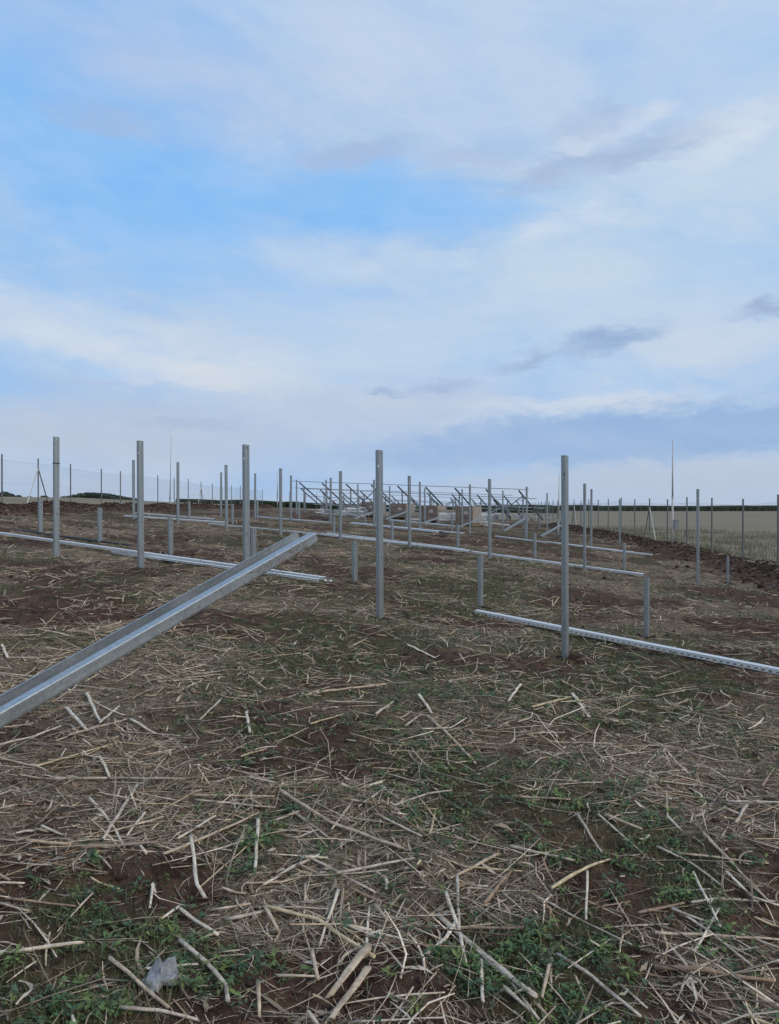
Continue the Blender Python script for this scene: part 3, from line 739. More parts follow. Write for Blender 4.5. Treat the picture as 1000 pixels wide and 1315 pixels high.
# ------------------------------------------------------------------ far crop belt, bushes
def build_crops():
    V = []; Fc = []; rr = np.random.default_rng(4)
    def belt(u0, u1, Y, H, dep, seed):
        x = (u0-500)/F*Y; x1 = (u1-500)/F*Y; xs = np.arange(x, x1, 1.1); n = len(xs); 
        top = H*(.72+.5*fbm(xs, xs*0+Y, .12, 5, seed)); zb = height(xs, xs*0+Y)-.5
        c0 = len(V)
        for k, (xx, t, z) in enumerate(zip(xs, top, zb)):
            jy = rr.uniform(-1, 1)
            V.extend([(xx, Y+jy, z), (xx, Y+jy*.5, z+t*.75+.5), (xx, Y+.9, z+t+.5), (xx, Y+dep*.5, z+t*rr.uniform(.93, 1.03)+.5), (xx, Y+dep, z+t*.9+.5), (xx, Y+dep, z)])
        for k in range(n-1):
            for j in range(5): a = c0+k*6+j; Fc.append((a, a+6, a+7, a+1))
    belt(620, 1900, 430, 3.0, 60, 2); belt(150, 1400, 330, 2.2, 40, 5) if False else None
    o = link('maize_belt', mesh_py('maize_belt', V, Fc, M['crop'])); tag(o, 'dark green belt of standing crop along the horizon at right', 'crop', None, 'stuff')
    V.clear(); Fc.clear()
    belt(225, 720, 240, 1.9, 40, 8)
    o = link('maize_belt', mesh_py('maize_belt_back', V, Fc, M['crop'])); tag(o, 'low dark green belt of crop along the horizon behind the assembled frames', 'crop', None, 'stuff')
build_crops()
def leafcloud(cx, cy, gz, w, d, h, n, seed, size=.35):
    rr = np.random.default_rng(seed); p = rr.normal(size=(n, 3)); p /= np.linalg.norm(p, axis=1)[:, None]; p *= (rr.random(n)**.35)[:, None]
    lob = .75+.5*vnoise(p[:, 0]*2.2+seed, p[:, 2]*2.2, 3); p *= lob[:, None]
    P = np.c_[cx+p[:, 0]*w/2, cy+p[:, 1]*d/2, gz+h*.5+p[:, 2]*h*.5]; P[:, 2] = np.maximum(P[:, 2], gz+.05)
    a = rr.normal(size=(n, 3)); a /= np.linalg.norm(a, axis=1)[:, None]; b = np.cross(a, rr.normal(size=(n, 3))); b /= np.linalg.norm(b, axis=1)[:, None]
    s = size*rr.uniform(.6, 1.3, n)[:, None]
    V = np.stack([P-a*s, P+b*s*.5, P+a*s, P-b*s*.5], 1).reshape(-1, 3); T = np.arange(4*n).reshape(-1, 4); return V, T
def bush(u, vt, Y, wpx, label, cat='bush', name='bush', seed=1):
    x = (u-500)/F*Y; gz = h1(x, Y); h = EYE+(V0-vt)/F*Y-gz; w = wpx/F*Y; root = empty(name, (x, Y, gz)); tag(root, label, cat)
    V, T = leafcloud(0, 0, h*.12, w, w*.8, h*.95, int(500+w*60), seed, .30+.02*w); link('crown', mesh_np('crown', V, T, M['bush']), root)
    mb = MB()
    for k in range(3): mb.bar((0, 0, -.3), (w*.15*(k-1), .2*k, h*.55), .12, 6, .05)
    mb.build('trunk', M['wood'], root)
for k, (u, vt, Y, w, lb) in enumerate([(4, 633, 170, 20, 'rounded pale bush on the skyline at the left edge'), (14, 636, 172, 9, 'smaller bush just right of the bush at the left edge'), (24, 637, 168, 6, 'small shrub on the skyline, left of the braced fence post'),
    (57, 638, 165, 9, 'low dark shrub on the skyline between the braced fence post and the first tall post'), (38, 638.5, 170, 5, 'tiny shrub on the skyline left of the leftmost tall post')]):
    bush(u, vt, Y, w, lb, seed=k+2)
for k, (u, vt, w) in enumerate([(92, 638, 26), (104, 635.5, 26), (117, 633, 30), (128, 634, 28), (139, 635.5, 26), (150, 637.5, 24), (161, 639.5, 22), (171, 641, 20)]):
    bush(u, vt, 190, w, 'dark tree of the distant clump on the left skyline, %s from the left' % ORD[k], 'tree', 'far_tree', seed=20+k)

# ------------------------------------------------------------------ spoil mound and clods
def clods(name, label, pts, sizes, seed):
    rr = np.random.default_rng(seed); t = (1+5**.5)/2
    I = np.array([(-1, t, 0), (1, t, 0), (-1, -t, 0), (1, -t, 0), (0, -1, t), (0, 1, t), (0, -1, -t), (0, 1, -t), (t, 0, -1), (t, 0, 1), (-t, 0, -1), (-t, 0, 1)])/1.9
    T0 = np.array([(0, 11, 5), (0, 5, 1), (0, 1, 7), (0, 7, 10), (0, 10, 11), (1, 5, 9), (5, 11, 4), (11, 10, 2), (10, 7, 6), (7, 1, 8), (3, 9, 4), (3, 4, 2), (3, 2, 6), (3, 6, 8), (3, 8, 9), (4, 9, 5), (2, 4, 11), (6, 2, 10), (8, 6, 7), (9, 8, 1)])
    n = len(pts); V = I[None]*rr.uniform(.6, 1.25, (n, 12, 1))*np.stack([rr.uniform(.7, 1.3, n), rr.uniform(.7, 1.3, n), rr.uniform(.45, .85, n)], -1)[:, None]*sizes[:, None, None]
    an = rr.uniform(0, 6.28, n); c, s = np.cos(an)[:, None], np.sin(an)[:, None]; x = V[..., 0]*c-V[..., 1]*s; y = V[..., 0]*s+V[..., 1]*c
    V = np.stack([x, y, V[..., 2]], -1)+pts[:, None]; T = (T0[None]+12*np.arange(n)[:, None, None]).reshape(-1, 3)
    o = link(name, mesh_np(name, V.reshape(-1, 3), T, M['clod'])); tag(o, label, 'soil', None, 'stuff'); return o
def berm_pts(side, n, rr):
    if side > 0: y = 11+50*rr.random(n)**1.6; xc = 10.4+(y-20)*.062
    else: y = 16+68*rr.random(n)**1.6; xc = np.full(n, -13.4)
    x = xc+rr.normal(0, .75, n); return x, y
rr = np.random.default_rng(9)
for side, lb in ((1, 'dark crumbled soil dug out along the right fence'), (-1, 'dark crumbled soil dug out along the left fence')):
    x, y = berm_pts(side, 9000, rr); z = height(x, y); s = .015+.07*rr.random(9000)**3
    clods('soil_clods', lb, np.c_[x, y, z+s*.1], s, 40+side)
n = 16000; d = 1.4*(22/1.4)**rr.random(n); a = rr.uniform(-.8, .8, n); x = d*np.sin(a); y = d*np.cos(a); k = (soil_f(x, y)*.9+.12 > rr.random(n)); x, y = x[k], y[k]
s = (.0025+.016*rr.random(len(x))**4)*(1+np.hypot(x, y)/12); clods('soil_crumbs', 'small reddish brown soil crumbs scattered over the bare patches', np.c_[x, y, height(x, y)+s*.1], s, 50)
fx, fy, fs_ = [], [], []
for (px, py) in FOOT:
    if py > 24: continue
    for k in range(46):
        q = abs(random.gauss(0, .085))+.03; an = random.uniform(0, 6.28); fx.append(px+q*math.cos(an)); fy.append(py+q*math.sin(an)); fs_.append(random.uniform(.006, .026)*(1.2-min(q, .3)*2))
fx, fy, fs_ = np.array(fx), np.array(fy), np.array(fs_); clods('soil_round_posts', 'loose soil pushed up round the feet of the posts', np.c_[fx, fy, height(fx, fy)+fs_*.3], fs_, 61)
def mound(u, vt, Y, w, label):
    x = (u-500)/F*Y; gz = h1(x, Y); h = EYE+(V0-vt)/F*Y-gz; N = 26; V = []; Fc = []
    for i in range(N+1):
        for j in range(N+1):
            X = (i/N-.5)*2; Yy = (j/N-.5)*2; r = math.hypot(X, Yy); z = max(0, 1-r)**.9*h*(.85+.35*float(vnoise(np.array([X*4+u]), np.array([Yy*4]), 3)[0])); V.append((X*w/2, Yy*w/2, z-.05))
    for i in range(N):
        for j in range(N): a = i*(N+1)+j; Fc.append((a, a+N+1, a+N+2, a+1))
    o = link('soil_mound', mesh_py('soil_mound', V, Fc, M['clod'], True)); o.location = (x, Y, gz); o['kind'] = 'structure'; o['label'] = label
mound(405, 661, 45, 2.0, 'dark pointed mound of dug soil left of the crates'); mound(470, 680, 33, 2.2, 'low dark heap of soil in front of the crates'); mound(530, 686, 29.5, 2.6, 'long low dark heap of soil at centre')

# ------------------------------------------------------------------ litter: stalks, fibres, leaves
STALKC = np.array([(.57, .47, .37), (.66, .56, .45), (.49, .41, .33), (.60, .49, .35), (.40, .33, .27), (.74, .65, .53), (.36, .25, .17)])
def ribbons(pts, ang, length, width, col, bend, lift, segs=2, seed=0, updown=None):
    """flat curved strips; two triangles per segment"""
    rr = np.random.default_rng(seed); n = len(pts); dx, dy = np.cos(ang), np.sin(ang); px, py = -dy, dx; Vs = []
    for k in range(segs+1):
        t = k/segs-.5; cx = pts[:, 0]+dx*length*t+px*bend*length*(t*t*4-1)*.5; cy = pts[:, 1]+dy*length*t+py*bend*length*(t*t*4-1)*.5
        w = width*(1-.45*abs(2*t))*.5
        z = height(cx, cy)+lift+(updown*length*t if updown is not None else 0)
        z = np.maximum(z, height(cx, cy)+.001) if updown is not None else z
        tilt = rr.uniform(-.7, .7, n)*w
        Vs += [np.c_[cx+px*w, cy+py*w, z+tilt], np.c_[cx-px*w, cy-py*w, z-tilt]]
    V = np.stack(Vs, 1); m = 2*(segs+1)
    q = np.array([(2*k, 2*k+1, 2*k+3, 2*k+2) for k in range(segs)]); T = (q[None]+m*np.arange(n)[:, None, None]).reshape(-1, 4)
    return V.reshape(-1, 3), T, np.repeat(col, m, 0)
def scatter(n, d0, d1, p, amax, rr):
    """distances with density falling with distance from the viewpoint, as things thin out to sub-pixel size"""
    t = rr.random(n); q = 1-p; d = (d0**q+(d1**q-d0**q)*t)**(1/q); a = rr.uniform(-amax, amax, n); return d*np.sin(a), d*np.cos(a), d
def pick(x, y, prob, rr): k = prob > rr.random(len(x)); return k
# fine fibres
rr = np.random.default_rng(21)
x, y, d = scatter(430000, 1.25, 42, 1.22, .82, rr)
prob = (.10+.85*straw_f(x, y))*(1-.8*soil_f(x, y))*inside_f(x, y); k = pick(x, y, prob, rr); x, y, d = x[k], y[k], d[k]; n = len(x)
ln = (.008+.085*rr.random(n)**2.6)*(1+.03*d); wd = (.0008+.0024*rr.random(n)**2)*(1+.17*d)
cl = STALKC[rr.integers(0, 7, n)]*(.20+.70*rr.random(n)**1.6)[:, None]
main = .25+.9*(vnoise(x*.7, y*.7, 61)-.5)*3
V, T, Cc = ribbons(np.c_[x, y], main+rr.normal(0, 1.1, n), ln, wd, cl, rr.normal(0, .07, n), .002+.014*rr.random(n)**2, 2, 22, rr.normal(0, .12, n))
o = link('straw_litter', mesh_np('straw_litter', V, T, M['fibre'], False, Cc)); tag(o, 'mat of fine broken straw fibres covering the soil', 'straw', None, 'stuff')
print('fibres', n)
# leaf shreds and flattened sheaths
x, y, d = scatter(15000, 1.25, 30, 1.3, .82, rr); k = pick(x, y, (.12+.8*straw_f(x, y))*inside_f(x, y), rr); x, y, d = x[k], y[k], d[k]; n = len(x)
V, T, Cc = ribbons(np.c_[x, y], rr.uniform(0, 6.28, n), .04+.13*rr.random(n)**1.5, (.004+.012*rr.random(n)**2)*(1+.03*d), STALKC[rr.integers(0, 7, n)]*rr.uniform(.45, .9, n)[:, None], rr.normal(0, .25, n), .004+.016*rr.random(n), 4, 23, rr.normal(0, .15, n))
o = link('leaf_shreds', mesh_np('leaf_shreds', V, T, M['fibre'], True, Cc)); tag(o, 'shredded dry leaf blades scattered among the stalks', 'straw', None, 'stuff')
# tubes
def tube_batch(x, y, ang, ln, rad, col, kink, seed, segs=4, sides=5, curv=None, tilt=None):
    rr = np.random.default_rng(seed); n = len(x); dx, dy = np.cos(ang), np.sin(ang); px, py = -dy, dx
    kp = rr.uniform(.25, .75, n); Vs = []; rows = []
    a0 = height(x-dx*ln*.5, y-dy*ln*.5); a1 = height(x+dx*ln*.5, y+dy*ln*.5); am = height(x, y)
    hump = np.maximum(0, am-(a0+a1)*.5)
    for k in range(segs+1):
        t = k/segs; off = ln*(t-.5); bend = np.where(t > kp, (t-kp)*kink, 0)*ln+(curv*ln*(t*t*4-t*4) if curv is not None else 0)
        cx = x+dx*off+px*bend; cy = y+dy*off+py*bend; cz = a0*(1-t)+a1*t+hump*.9+rad*.75+(tilt*ln*t if tilt is not None else 0)+rr.normal(0, .12, n)*rad
        r = rad*(1-.25*t)*rr.uniform(.85, 1.15, n)*(.7 if k in (0, segs) else 1)
        for s in range(sides):
            an = 2*math.pi*s/sides+.4*k; Vs.append(np.c_[cx+px*r*math.cos(an), cy+py*r*math.cos(an), cz+r*.8*math.sin(an)])
    V = np.stack(Vs, 1); m = sides*(segs+1); q = []
    for k in range(segs):
        for s in range(sides): q.append((k*sides+s, k*sides+(s+1) % sides, (k+1)*sides+(s+1) % sides, (k+1)*sides+s))
    T = (np.array(q)[None]+m*np.arange(n)[:, None, None]).reshape(-1, 4)
    shade = rr.uniform(.85, 1.1, (n, m, 1)); return V.reshape(-1, 3), T, (np.repeat(col[:, None], m, 1)*shade).reshape(-1, 3)
x, y, d = scatter(125000, 1.25, 40, 1.2, .82, rr); k = pick(x, y, (.07+.85*straw_f(x, y)*(.15+1.25*sstep(fbm(x, y, 1.5, 3, 44), .42, .6)))*(1-.6*soil_f(x, y))*inside_f(x, y), rr); x, y, d = x[k], y[k], d[k]; n = len(x)
V, T, Cc = tube_batch(x, y, rr.normal(.15, 1.2, n)+math.pi*(rr.random(n) < .5), (.03+.40*rr.random(n)**3)*(1+.012*d), (.0009+.0042*rr.random(n)**2.4)*(1+.065*d), STALKC[rr.integers(0, 7, n)]*(.45+1.35*rr.random(n)**1.2)[:, None], rr.normal(0, .6, n)*(rr.random(n) < .5), 24, 3, 3, rr.normal(0, .025, n), np.abs(rr.normal(0, .08, n)))
o = link('small_stalks', mesh_np('small_stalks', V, T, M['stalk'], True, Cc)); tag(o, 'countless small broken stalk pieces strewn over the site', 'stalks', None, 'stuff')
print('small stalks', n)
# bolder pieces between five and thirty metres
x, y, d = scatter(26000, 3.4, 34, 1.05, .82, rr); k = pick(x, y, sstep(d, 3.4, 9.0)*(.16+.84*sstep(fbm(x, y, 1.1, 4, 47, .6), .42, .60))*(1-.6*soil_f(x, y))*inside_f(x, y), rr); x, y, d = x[k], y[k], d[k]; n = len(x)
V, T, Cc = tube_batch(x, y, rr.uniform(0, 6.28, n), .06+.26*rr.random(n)**2, (.0022+.0042*rr.random(n)**2)*(1+.035*d), STALKC[rr.integers(0, 6, n)]*rr.uniform(.6, 1.5, n)[:, None], rr.normal(0, .6, n)*(rr.random(n) < .4), 29, 3, 4, rr.normal(0, .03, n), np.abs(rr.normal(0, .2, n)))
o = link('scattered_stalks', mesh_np('scattered_stalks', V, T, M['stalk'], True, Cc)); tag(o, 'pale curled stalk pieces strewn between and behind the posts', 'stalks', None, 'stuff')
print('bold', n)
# the dark hollows and the green: low weeds
def weeds(n0, d0, d1, amax, seed, nl=(6, 15), scale=1.0, name='ground_weeds', label=''):
    rr = np.random.default_rng(seed); x, y, d = scatter(n0, d0, d1, 1.35, amax, rr)
    gf = green_f(x, y); k = pick(x, y, np.clip(gf*1.3*sstep(fbm(x, y, 7.0, 3, 19), .40, .62)+.10*sstep(fbm(x, y, 3.0, 3, 20), .4, .6), 0, 1)*inside_f(x, y)*(1-.75*soil_f(x, y)), rr); x, y, d, gf = x[k], y[k], d[k], gf[k]; n = len(x)
    P = rr.integers(nl[0], nl[1], n); idx = np.repeat(np.arange(n), P); m = len(idx); an = rr.uniform(0, 6.28, m); sz = np.repeat((.40+1.0*rr.random(n)**2)*scale*(1+.045*d), P)
    rad = sz*rr.uniform(.002, .030, m); L = sz*rr.uniform(.006, .0145, m); W = L*rr.uniform(.55, .9, m); zc = sz*rr.uniform(.004, .034, m)*(1-rad/sz/.06)
    dx, dy = np.cos(an), np.sin(an); cx = x[idx]+dx*rad; cy = y[idx]+dy*rad; gz = height(x, y)[idx]
    pit = rr.uniform(-.5, .7, m); rl = rr.uniform(-.5, .5, m); px, py = -dy, dx
    def P3(f, s, up): return np.c_[cx+dx*L*f*np.cos(pit)+px*W*s, cy+dy*L*f*np.cos(pit)+py*W*s, gz+zc+L*f*np.sin(pit)+W*s*rl+up*L]
    V = np.stack([P3(-1, 0, 0), P3(-.2, .5, .12), P3(1, 0, -.1), P3(-.2, -.5, .12)], 1)
    V2 = V.reshape(-1, 3); i4 = 4*np.arange(m)[:, None, None]; T = (np.array([(0, 2, 1), (0, 3, 2)])[None]+i4).reshape(-1, 3)
    base = np.array([(.065, .125, .048), (.095, .155, .052), (.055, .105, .052), (.13, .175, .055), (.085, .110, .055)])
    c = base[rr.integers(0, 5, n)][idx]*rr.uniform(.75, 1.5, m)[:, None]
    o = link(name, mesh_np(name, V2, T, M['leaf'], False, np.repeat(c, 4, 0))); tag(o, label, 'weeds', None, 'stuff'); print(name, m)
weeds(70000, 1.25, 32, .82, 71, label='low leafy green weeds spreading in patches between the stalks')
# fine grass blades
x, y, d = scatter(230000, 1.3, 40, 1.1, .82, rr); k = pick(x, y, (.06+.34*sstep(d, 4, 8)*sstep(fbm(x, y, 1.3, 3, 77), .3, .55)+.8*green_f(x, y))*inside_f(x, y)*(1-.6*soil_f(x, y)), rr); x, y, d = x[k], y[k], d[k]; n = len(x)
an = rr.uniform(0, 6.28, n); h = (.012+.035*rr.random(n))*(1+.02*d); w = (.0012+.0014*rr.random(n))*(1+.10*d); gz = height(x, y)-.002; ln_ = rr.uniform(.2, 1.1, n)
V = np.stack([np.c_[x-np.sin(an)*w, y+np.cos(an)*w, gz], np.c_[x+np.sin(an)*w, y-np.cos(an)*w, gz], np.c_[x+np.cos(an)*h*ln_, y+np.sin(an)*h*ln_, gz+h]], 1).reshape(-1, 3)
o = link('short_grass', mesh_np('short_grass', V, np.arange(3*n).reshape(-1, 3), M['leaf'], False, np.repeat(np.array([(.075, .095, .040), (.10, .11, .05), (.13, .125, .07)])[rr.integers(0, 3, n)]*rr.uniform(.6, 1.2, n)[:, None], 3, 0))); tag(o, 'sparse short grass blades growing through the litter', 'grass', None, 'stuff')
# taller dry grass outside the right fence
x = 12.0+rr.random(26000)**1.5*14; y = 17+rr.random(26000)**1.3*45; x = x+(y-23)*.068; k = pick(x, y, .15+.85*sstep(fbm(x, y, .7, 3, 81), .42, .6), rr); x, y = x[k], y[k]; n = len(x)
an = rr.uniform(0, 6.28, n); h = rr.uniform(.08, .38, n)*(.4+.9*vnoise(x*.9, y*.9, 83)); w = rr.uniform(.006, .014, n); gz = height(x, y)-.01; ln_ = rr.uniform(.05, .5, n)
V = np.stack([np.c_[x-w, y, gz], np.c_[x+w, y, gz], np.c_[x+np.cos(an)*h*ln_, y+np.sin(an)*h*ln_, gz+h]], 1).reshape(-1, 3)
o = link('verge_grass', mesh_np('verge_grass', V, np.arange(3*n).reshape(-1, 3), M['leaf'], False, np.repeat(np.array([(.15, .15, .09), (.20, .18, .12), (.10, .125, .06)])[rr.integers(0, 3, n)]*rr.uniform(.7, 1.2, n)[:, None], 3, 0))); tag(o, 'pale tufts of dry grass outside the right fence', 'grass', None, 'stuff')

# ------------------------------------------------------------------ the large stalks, one object each
def stalk_mesh(path, r, tint, rr, sides=7, split=.35):
    """tapering, slightly flattened broken stem along path (local coordinates), with nodes and torn ends"""
    pts = []
    for k in range(len(path)-1):
        a, b = path[k], path[k+1]; n = max(3, int((b-a).length/.035))
        for j in range(n): pts.append(a.lerp(b, j/n))
    pts.append(path[-1].copy()); n = len(pts); tot = sum((pts[i+1]-pts[i]).length for i in range(n-1)) or 1
    V = []; Fc = []; Cs = []; wx = rr.uniform(0, 9); flat = rr.uniform(.5, .9) if r < .0135 else .16; ph = rr.uniform(0, 6)
    node = rr.uniform(.11, .19); s = 0; taper = rr.uniform(.15, .45)
    for i, p in enumerate(pts):
        t = (pts[min(i+1, n-1)]-pts[max(i-1, 0)]).normalized(); u = t.cross(Vector((0, 0, 1))).normalized(); w = u.cross(t)
        if i: s += (pts[i]-pts[i-1]).length
        f = s/tot; rad = r*(1-taper*f)*(1+.10*math.exp(-(((s+wx) % node)/node-.5)**2*160))*rr.uniform(.90, 1.08)
        q = p+u*math.sin(wx+s*23)*r*.16+w*math.sin(wx*2+s*31)*r*.12
        sh = rr.uniform(.85, 1.08)*(.8 if math.exp(-(((s+wx) % node)/node-.5)**2*160) > .5 else 1)
        for k in range(sides):
            an = 2*math.pi*k/sides+ph; e = 0
            if i in (0, n-1): e = rr.uniform(-.2, 2.2)*r*(1 if i else -1)
            V.append(q+u*math.cos(an)*rad+w*math.sin(an)*rad*flat+t*e); Cs.append(tuple(c*sh*(.8+.3*((k*37+i) % 5)/5) for c in tint))
        if i:
            b = (i-1)*sides
            for k in range(sides): Fc.append((b+k, b+(k+1) % sides, b+sides+(k+1) % sides, b+sides+k))
    Fc.append(tuple(range(sides-1, -1, -1))); Fc.append(tuple((n-1)*sides+k for k in range(sides)))
    me = mesh_py('stalk', V, Fc, M['stalk'], True); at = me.color_attributes.new('tint', 'FLOAT_COLOR', 'POINT')
    at.data.foreach_set('color', np.c_[np.array(Cs, np.float32), np.ones(len(Cs), np.float32)].ravel()); return me
TN = {'grey': (.64, .57, .48), 'yellow': (.72, .61, .40), 'tan': (.66, .54, .41), 'bleached': (.86, .78, .65), 'brown': (.42, .31, .23)}
HAND = """0,1233,101,1221;9;bleached
140,1240,213,1301;9;tan
115,1032,140,1062,159,1093;7;bleached
175,1014,131,1086;7;grey
245,1081,252,1145,261,1160;8;bleached
257,1145,327,1084;4;yellow
213,1103,270,1078,329,1051;8;tan
227,1084,275,1056;6;bleached
331,1060,327,1121;7;bleached
70,1005,150,1003,234,1007;7;grey
0,978,45,988;6;tan
45,988,140,960;7;yellow
105,1096,196,1091;13;brown
35,1086,87,1091;8;tan
196,1142,191,1170;6;bleached
231,1217,262,1245,290,1275,292,1296;9;grey
331,1271,332,1313;9;tan
157,1306,205,1309,252,1317;9;grey
229,1173,206,1189;7;bleached
229,1173,250,1192,278,1209;8;bleached
273,1174,318,1168;7;tan
294,1189,350,1175;10;grey
245,1026,350,1028;6;tan
252,1033,350,1044;6;grey
0,1166,35,1180;6;tan
10,1161,93,1172;7;brown
68,1291,154,1264;3;grey
184,1051,163,1077;6;bleached
343,1173,406,1187,478,1236;9;yellow
368,1166,457,1208;6;tan
361,1023,424,1061,515,1096;7;tan
370,1042,424,1082;6;grey
468,1002,469,1163;4;tan
492,1018,461,1041;5;bleached
461,1023,426,1072;5;grey
406,1105,375,1120,340,1142;8;bleached
399,1107,480,1151;7;grey
385,1119,469,1156,564,1193;8;brown
564,1187,620,1236,686,1292;12;grey
582,1201,655,1268,690,1318;9;grey
434,1151,410,1224;7;bleached
440,1149,434,1212;6;tan
392,1145,389,1205;6;tan
573,1156,588,1198,599,1247;8;bleached
587,1135,590,1201;7;grey
618,1243,620,1296;8;bleached
587,1191,572,1215,550,1233;9;bleached
639,1103,581,1133;7;tan
469,1236,445,1262,426,1292;22;tan
471,1257,441,1296,427,1318;16;tan
494,997,543,1012;5;grey
401,1233,407,1268;8;tan
357,1262,407,1263;8;tan
531,1229,585,1275;4;brown
560,1257,511,1310;4;tan
709,1149,755,1121,783,1109;8;yellow
846,1092,888,1115,926,1145;6;grey
874,1102,986,1116;6;tan
905,1077,951,1124,990,1166;7;tan
935,1128,965,1159,1002,1172;6;bleached
891,1126,926,1198;6;bleached
842,1209,937,1210,1002,1214;10;tan
867,1173,909,1201,965,1250,986,1261;8;grey
821,1180,877,1168;8;brown
846,1250,895,1257,988,1270;12;brown
851,1210,909,1282;8;tan
888,1261,895,1296;7;bleached
961,1278,1002,1305;10;tan
720,1236,762,1265,821,1316;9;grey
800,1273,830,1300;7;grey
708,1238,708,1278;7;grey
705,1250,697,1292;8;tan
685,1156,755,1191,811,1222;4;grey
664,1028,730,1033;6;tan
856,1023,858,1056;6;tan
860,1058,878,1076;6;bleached
743,1054,772,1100;6;grey
755,1128,753,1187;5;bleached
783,1145,813,1198;3;tan
860,998,905,1012,951,1025;6;tan
937,1035,1003,1036;7;bleached
947,1026,958,1051,1003,1074;5;tan
960,1040,946,1063;7;grey
657,1093,734,1112;8;grey
779,1053,821,1069;8;tan
650,1282,689,1316;9;grey
650,1257,706,1318;9;tan
548,922,575,948,610,984;8;tan
736,896,756,924;9;bleached
684,912,736,898;6;yellow
420,906,480,906;9;tan
408,894,496,883;8;tan
482,922,505,905;8;grey
538,896,554,918;8;bleached
524,832,558,848;8;bleached
668,884,653,904;7;bleached
2,830,9,848,40,848;8;bleached
85,915,110,941;9;bleached
111,896,127,930;9;bleached
127,933,152,910;7;bleached
88,950,160,928;8;tan
168,928,200,948;8;bleached
316,918,320,946;8;bleached
128,978,140,1004;8;bleached
310,975,340,965;6;tan
740,1262,752,1290;6;tan"""
def region(x, y, d):
    u = 500+F*x/y; v = V0-F*(h1(x, y)-EYE)/y
    lr = ['far left', 'left', 'centre', 'right', 'far right'][min(4, max(0, int(u//200)))]
    fb = 'at the bottom edge' if v > 1220 else 'in the foreground' if v > 1100 else 'behind the foreground' if v > 980 else 'before the posts' if v > 850 else 'among the posts'
    return '%s, %s' % (fb, lr), u, v
NSTALK = 0; SN = ['short', 'middling', 'long', 'longest']; STK = {}
def put_stalk(world_pts, r, tname, rr, bent):
    global NSTALK
    c = world_pts[0].lerp(world_pts[-1], .5); c.z = h1(c.x, c.y)
    loc = [p-c for p in world_pts]; L = (world_pts[-1]-world_pts[0]).length
    o = link('broken_stalk', stalk_mesh(loc, r, TN[tname], rr)); o.location = c
    reg, u, v = region(c.x, c.y, 0); sz = SN[0] if L < .12 else SN[1] if L < .25 else SN[2] if L < .45 else SN[3]
    dirv = world_pts[-1]-world_pts[0]; a = abs(math.degrees(math.atan2(dirv.y, dirv.x))) % 180
    di = 'lying crosswise' if a < 30 or a > 150 else 'pointing away' if 60 < a < 120 else 'lying aslant'
    th = 'thick' if r > .0085 else 'thin' if r < .005 else 'slender'
    lb = '%s %s %s %s stalk %s %s' % (sz, th, tname, 'bent' if bent else 'straight', di, reg); STK.setdefault(lb, []).append((u, o))
    tag(o, lb, 'stalk', 'broken dry stalks strewn over the soil'); NSTALK += 1
rr = random.Random(5)
for ln in HAND.split('\n'):
    c, w, tn = ln.split(';'); c = [float(k) for k in c.split(',')]; pp = []
    for k in range(0, len(c), 2):
        p = ray_ground(c[k], c[k+1]); pp.append(p)
    r = float(w)/2/F*pp[0].y*(.66 if pp[0].y < 4.2 else .52)
    for p in pp: p.z = h1(p.x, p.y)+r*.9+rr.uniform(.006, .020)
    put_stalk(pp, r, tn, rr, len(pp) > 2)
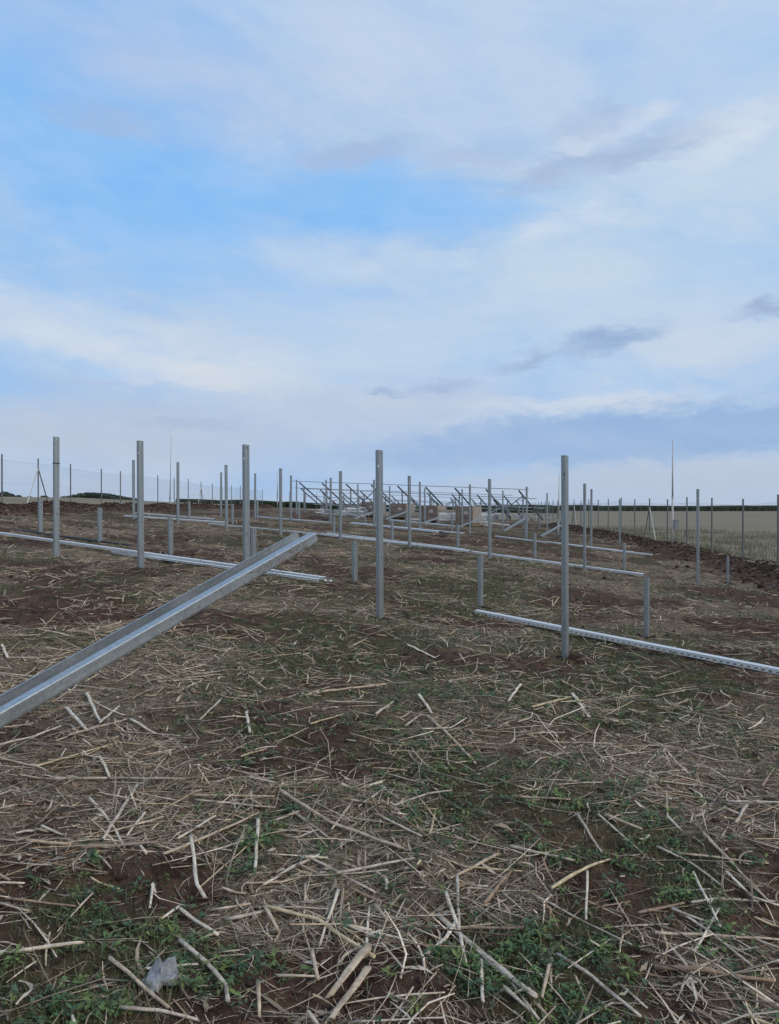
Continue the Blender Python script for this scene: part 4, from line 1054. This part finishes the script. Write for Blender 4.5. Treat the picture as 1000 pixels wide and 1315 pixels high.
while NSTALK < 298:
    d = 1.9*(9.5/1.9)**(rr.random()**1.15); a = rr.uniform(-.52, .52); x, y = d*math.sin(a), d*math.cos(a)
    if straw_f(np.array([x]), np.array([y]))[0]*.85+.12 < rr.random(): continue
    L = .07+.38*rr.random()**1.8; an = rr.gauss(.15, .9); dv = Vector((math.cos(an), math.sin(an), 0)); c = Vector((x, y, 0)); pp = [c-dv*L/2, c+dv*L/2]; bent = rr.random() < .35
    if bent: m_ = c+Vector((-dv.y, dv.x, 0))*L*rr.uniform(-.2, .2)+dv*L*rr.uniform(-.2, .2); pp.insert(1, m_)
    r = rr.uniform(.0035, .0080)*(1+.03*d)
    for p in pp: p.z = h1(p.x, p.y)+r*.9+rr.uniform(0, .02)
    put_stalk(pp, r, rr.choice(['grey', 'grey', 'tan', 'bleached', 'bleached', 'yellow', 'brown']), rr, bent)

for lb, L in STK.items():
    if len(L) > 1:
        L.sort(key=lambda q: q[0]); nm = ['left of two', 'right of two'] if len(L) == 2 else ['leftmost', 'middle', 'rightmost'] if len(L) == 3 else None
        if nm:
            for (u, o), w in zip(L, nm): o['label'] = lb+', '+w

# ------------------------------------------------------------------ plastic scrap
def scrap():
    c = ray_ground(205, 1266); s = 2.5/1000*.98*c.y/2.5
    out = [(-.070, -.012), (-.045, .028), (-.028, .055), (-.008, .040), (.008, .046), (.026, .052), (.044, .030), (.060, .012), (.074, .014), (.055, -.006), (.038, -.020), (.016, -.016), (-.002, -.034), (-.012, -.046), (-.024, -.042), (-.048, -.030)]
    rr = random.Random(8); V = [Vector((0, 0, .022))]; Fc = []; rings = 5; n = len(out)
    for k in range(1, rings+1):
        f = k/rings
        for i, (x, y) in enumerate(out):
            z = .016*(1-f**2)+.006*math.sin(i*2.1+k)*f+.003*rr.uniform(-1, 1)+.022*f*(1 if i in (2, 3, 4, 5) else 0); V.append(Vector((x*f, y*f*1.5, z+.008)))
    for i in range(n): Fc.append((0, 1+i, 1+(i+1) % n))
    for k in range(rings-1):
        for i in range(n): a = 1+k*n+i; b = 1+k*n+(i+1) % n; Fc.append((a, a+n, b+n, b))
    m, g, b = newmat('cloudy_plastic'); co = objco(g); g.link(g.mix(g.ss(g.noise(co, 30, 4, .6), .35, .7), (.36, .37, .39), (.22, .22, .22)), b.inputs['Base Color'])
    b.inputs['Roughness'].default_value = .35; b.inputs['Transmission Weight'].default_value = .25; bump(g, b, g.noise(co, 45, 3, .6), .4, .01)
    o = link('plastic_scrap', mesh_py('plastic_scrap', V, Fc, m, False)); md = o.modifiers.new('thickness', 'SOLIDIFY'); md.thickness = .0012
    o.location = c+Vector((0, 0, .004)); o.rotation_euler = (math.radians(8), 0, 0)
    tag(o, 'crumpled piece of cloudy white plastic lying on the soil at lower left', 'litter')
scrap()
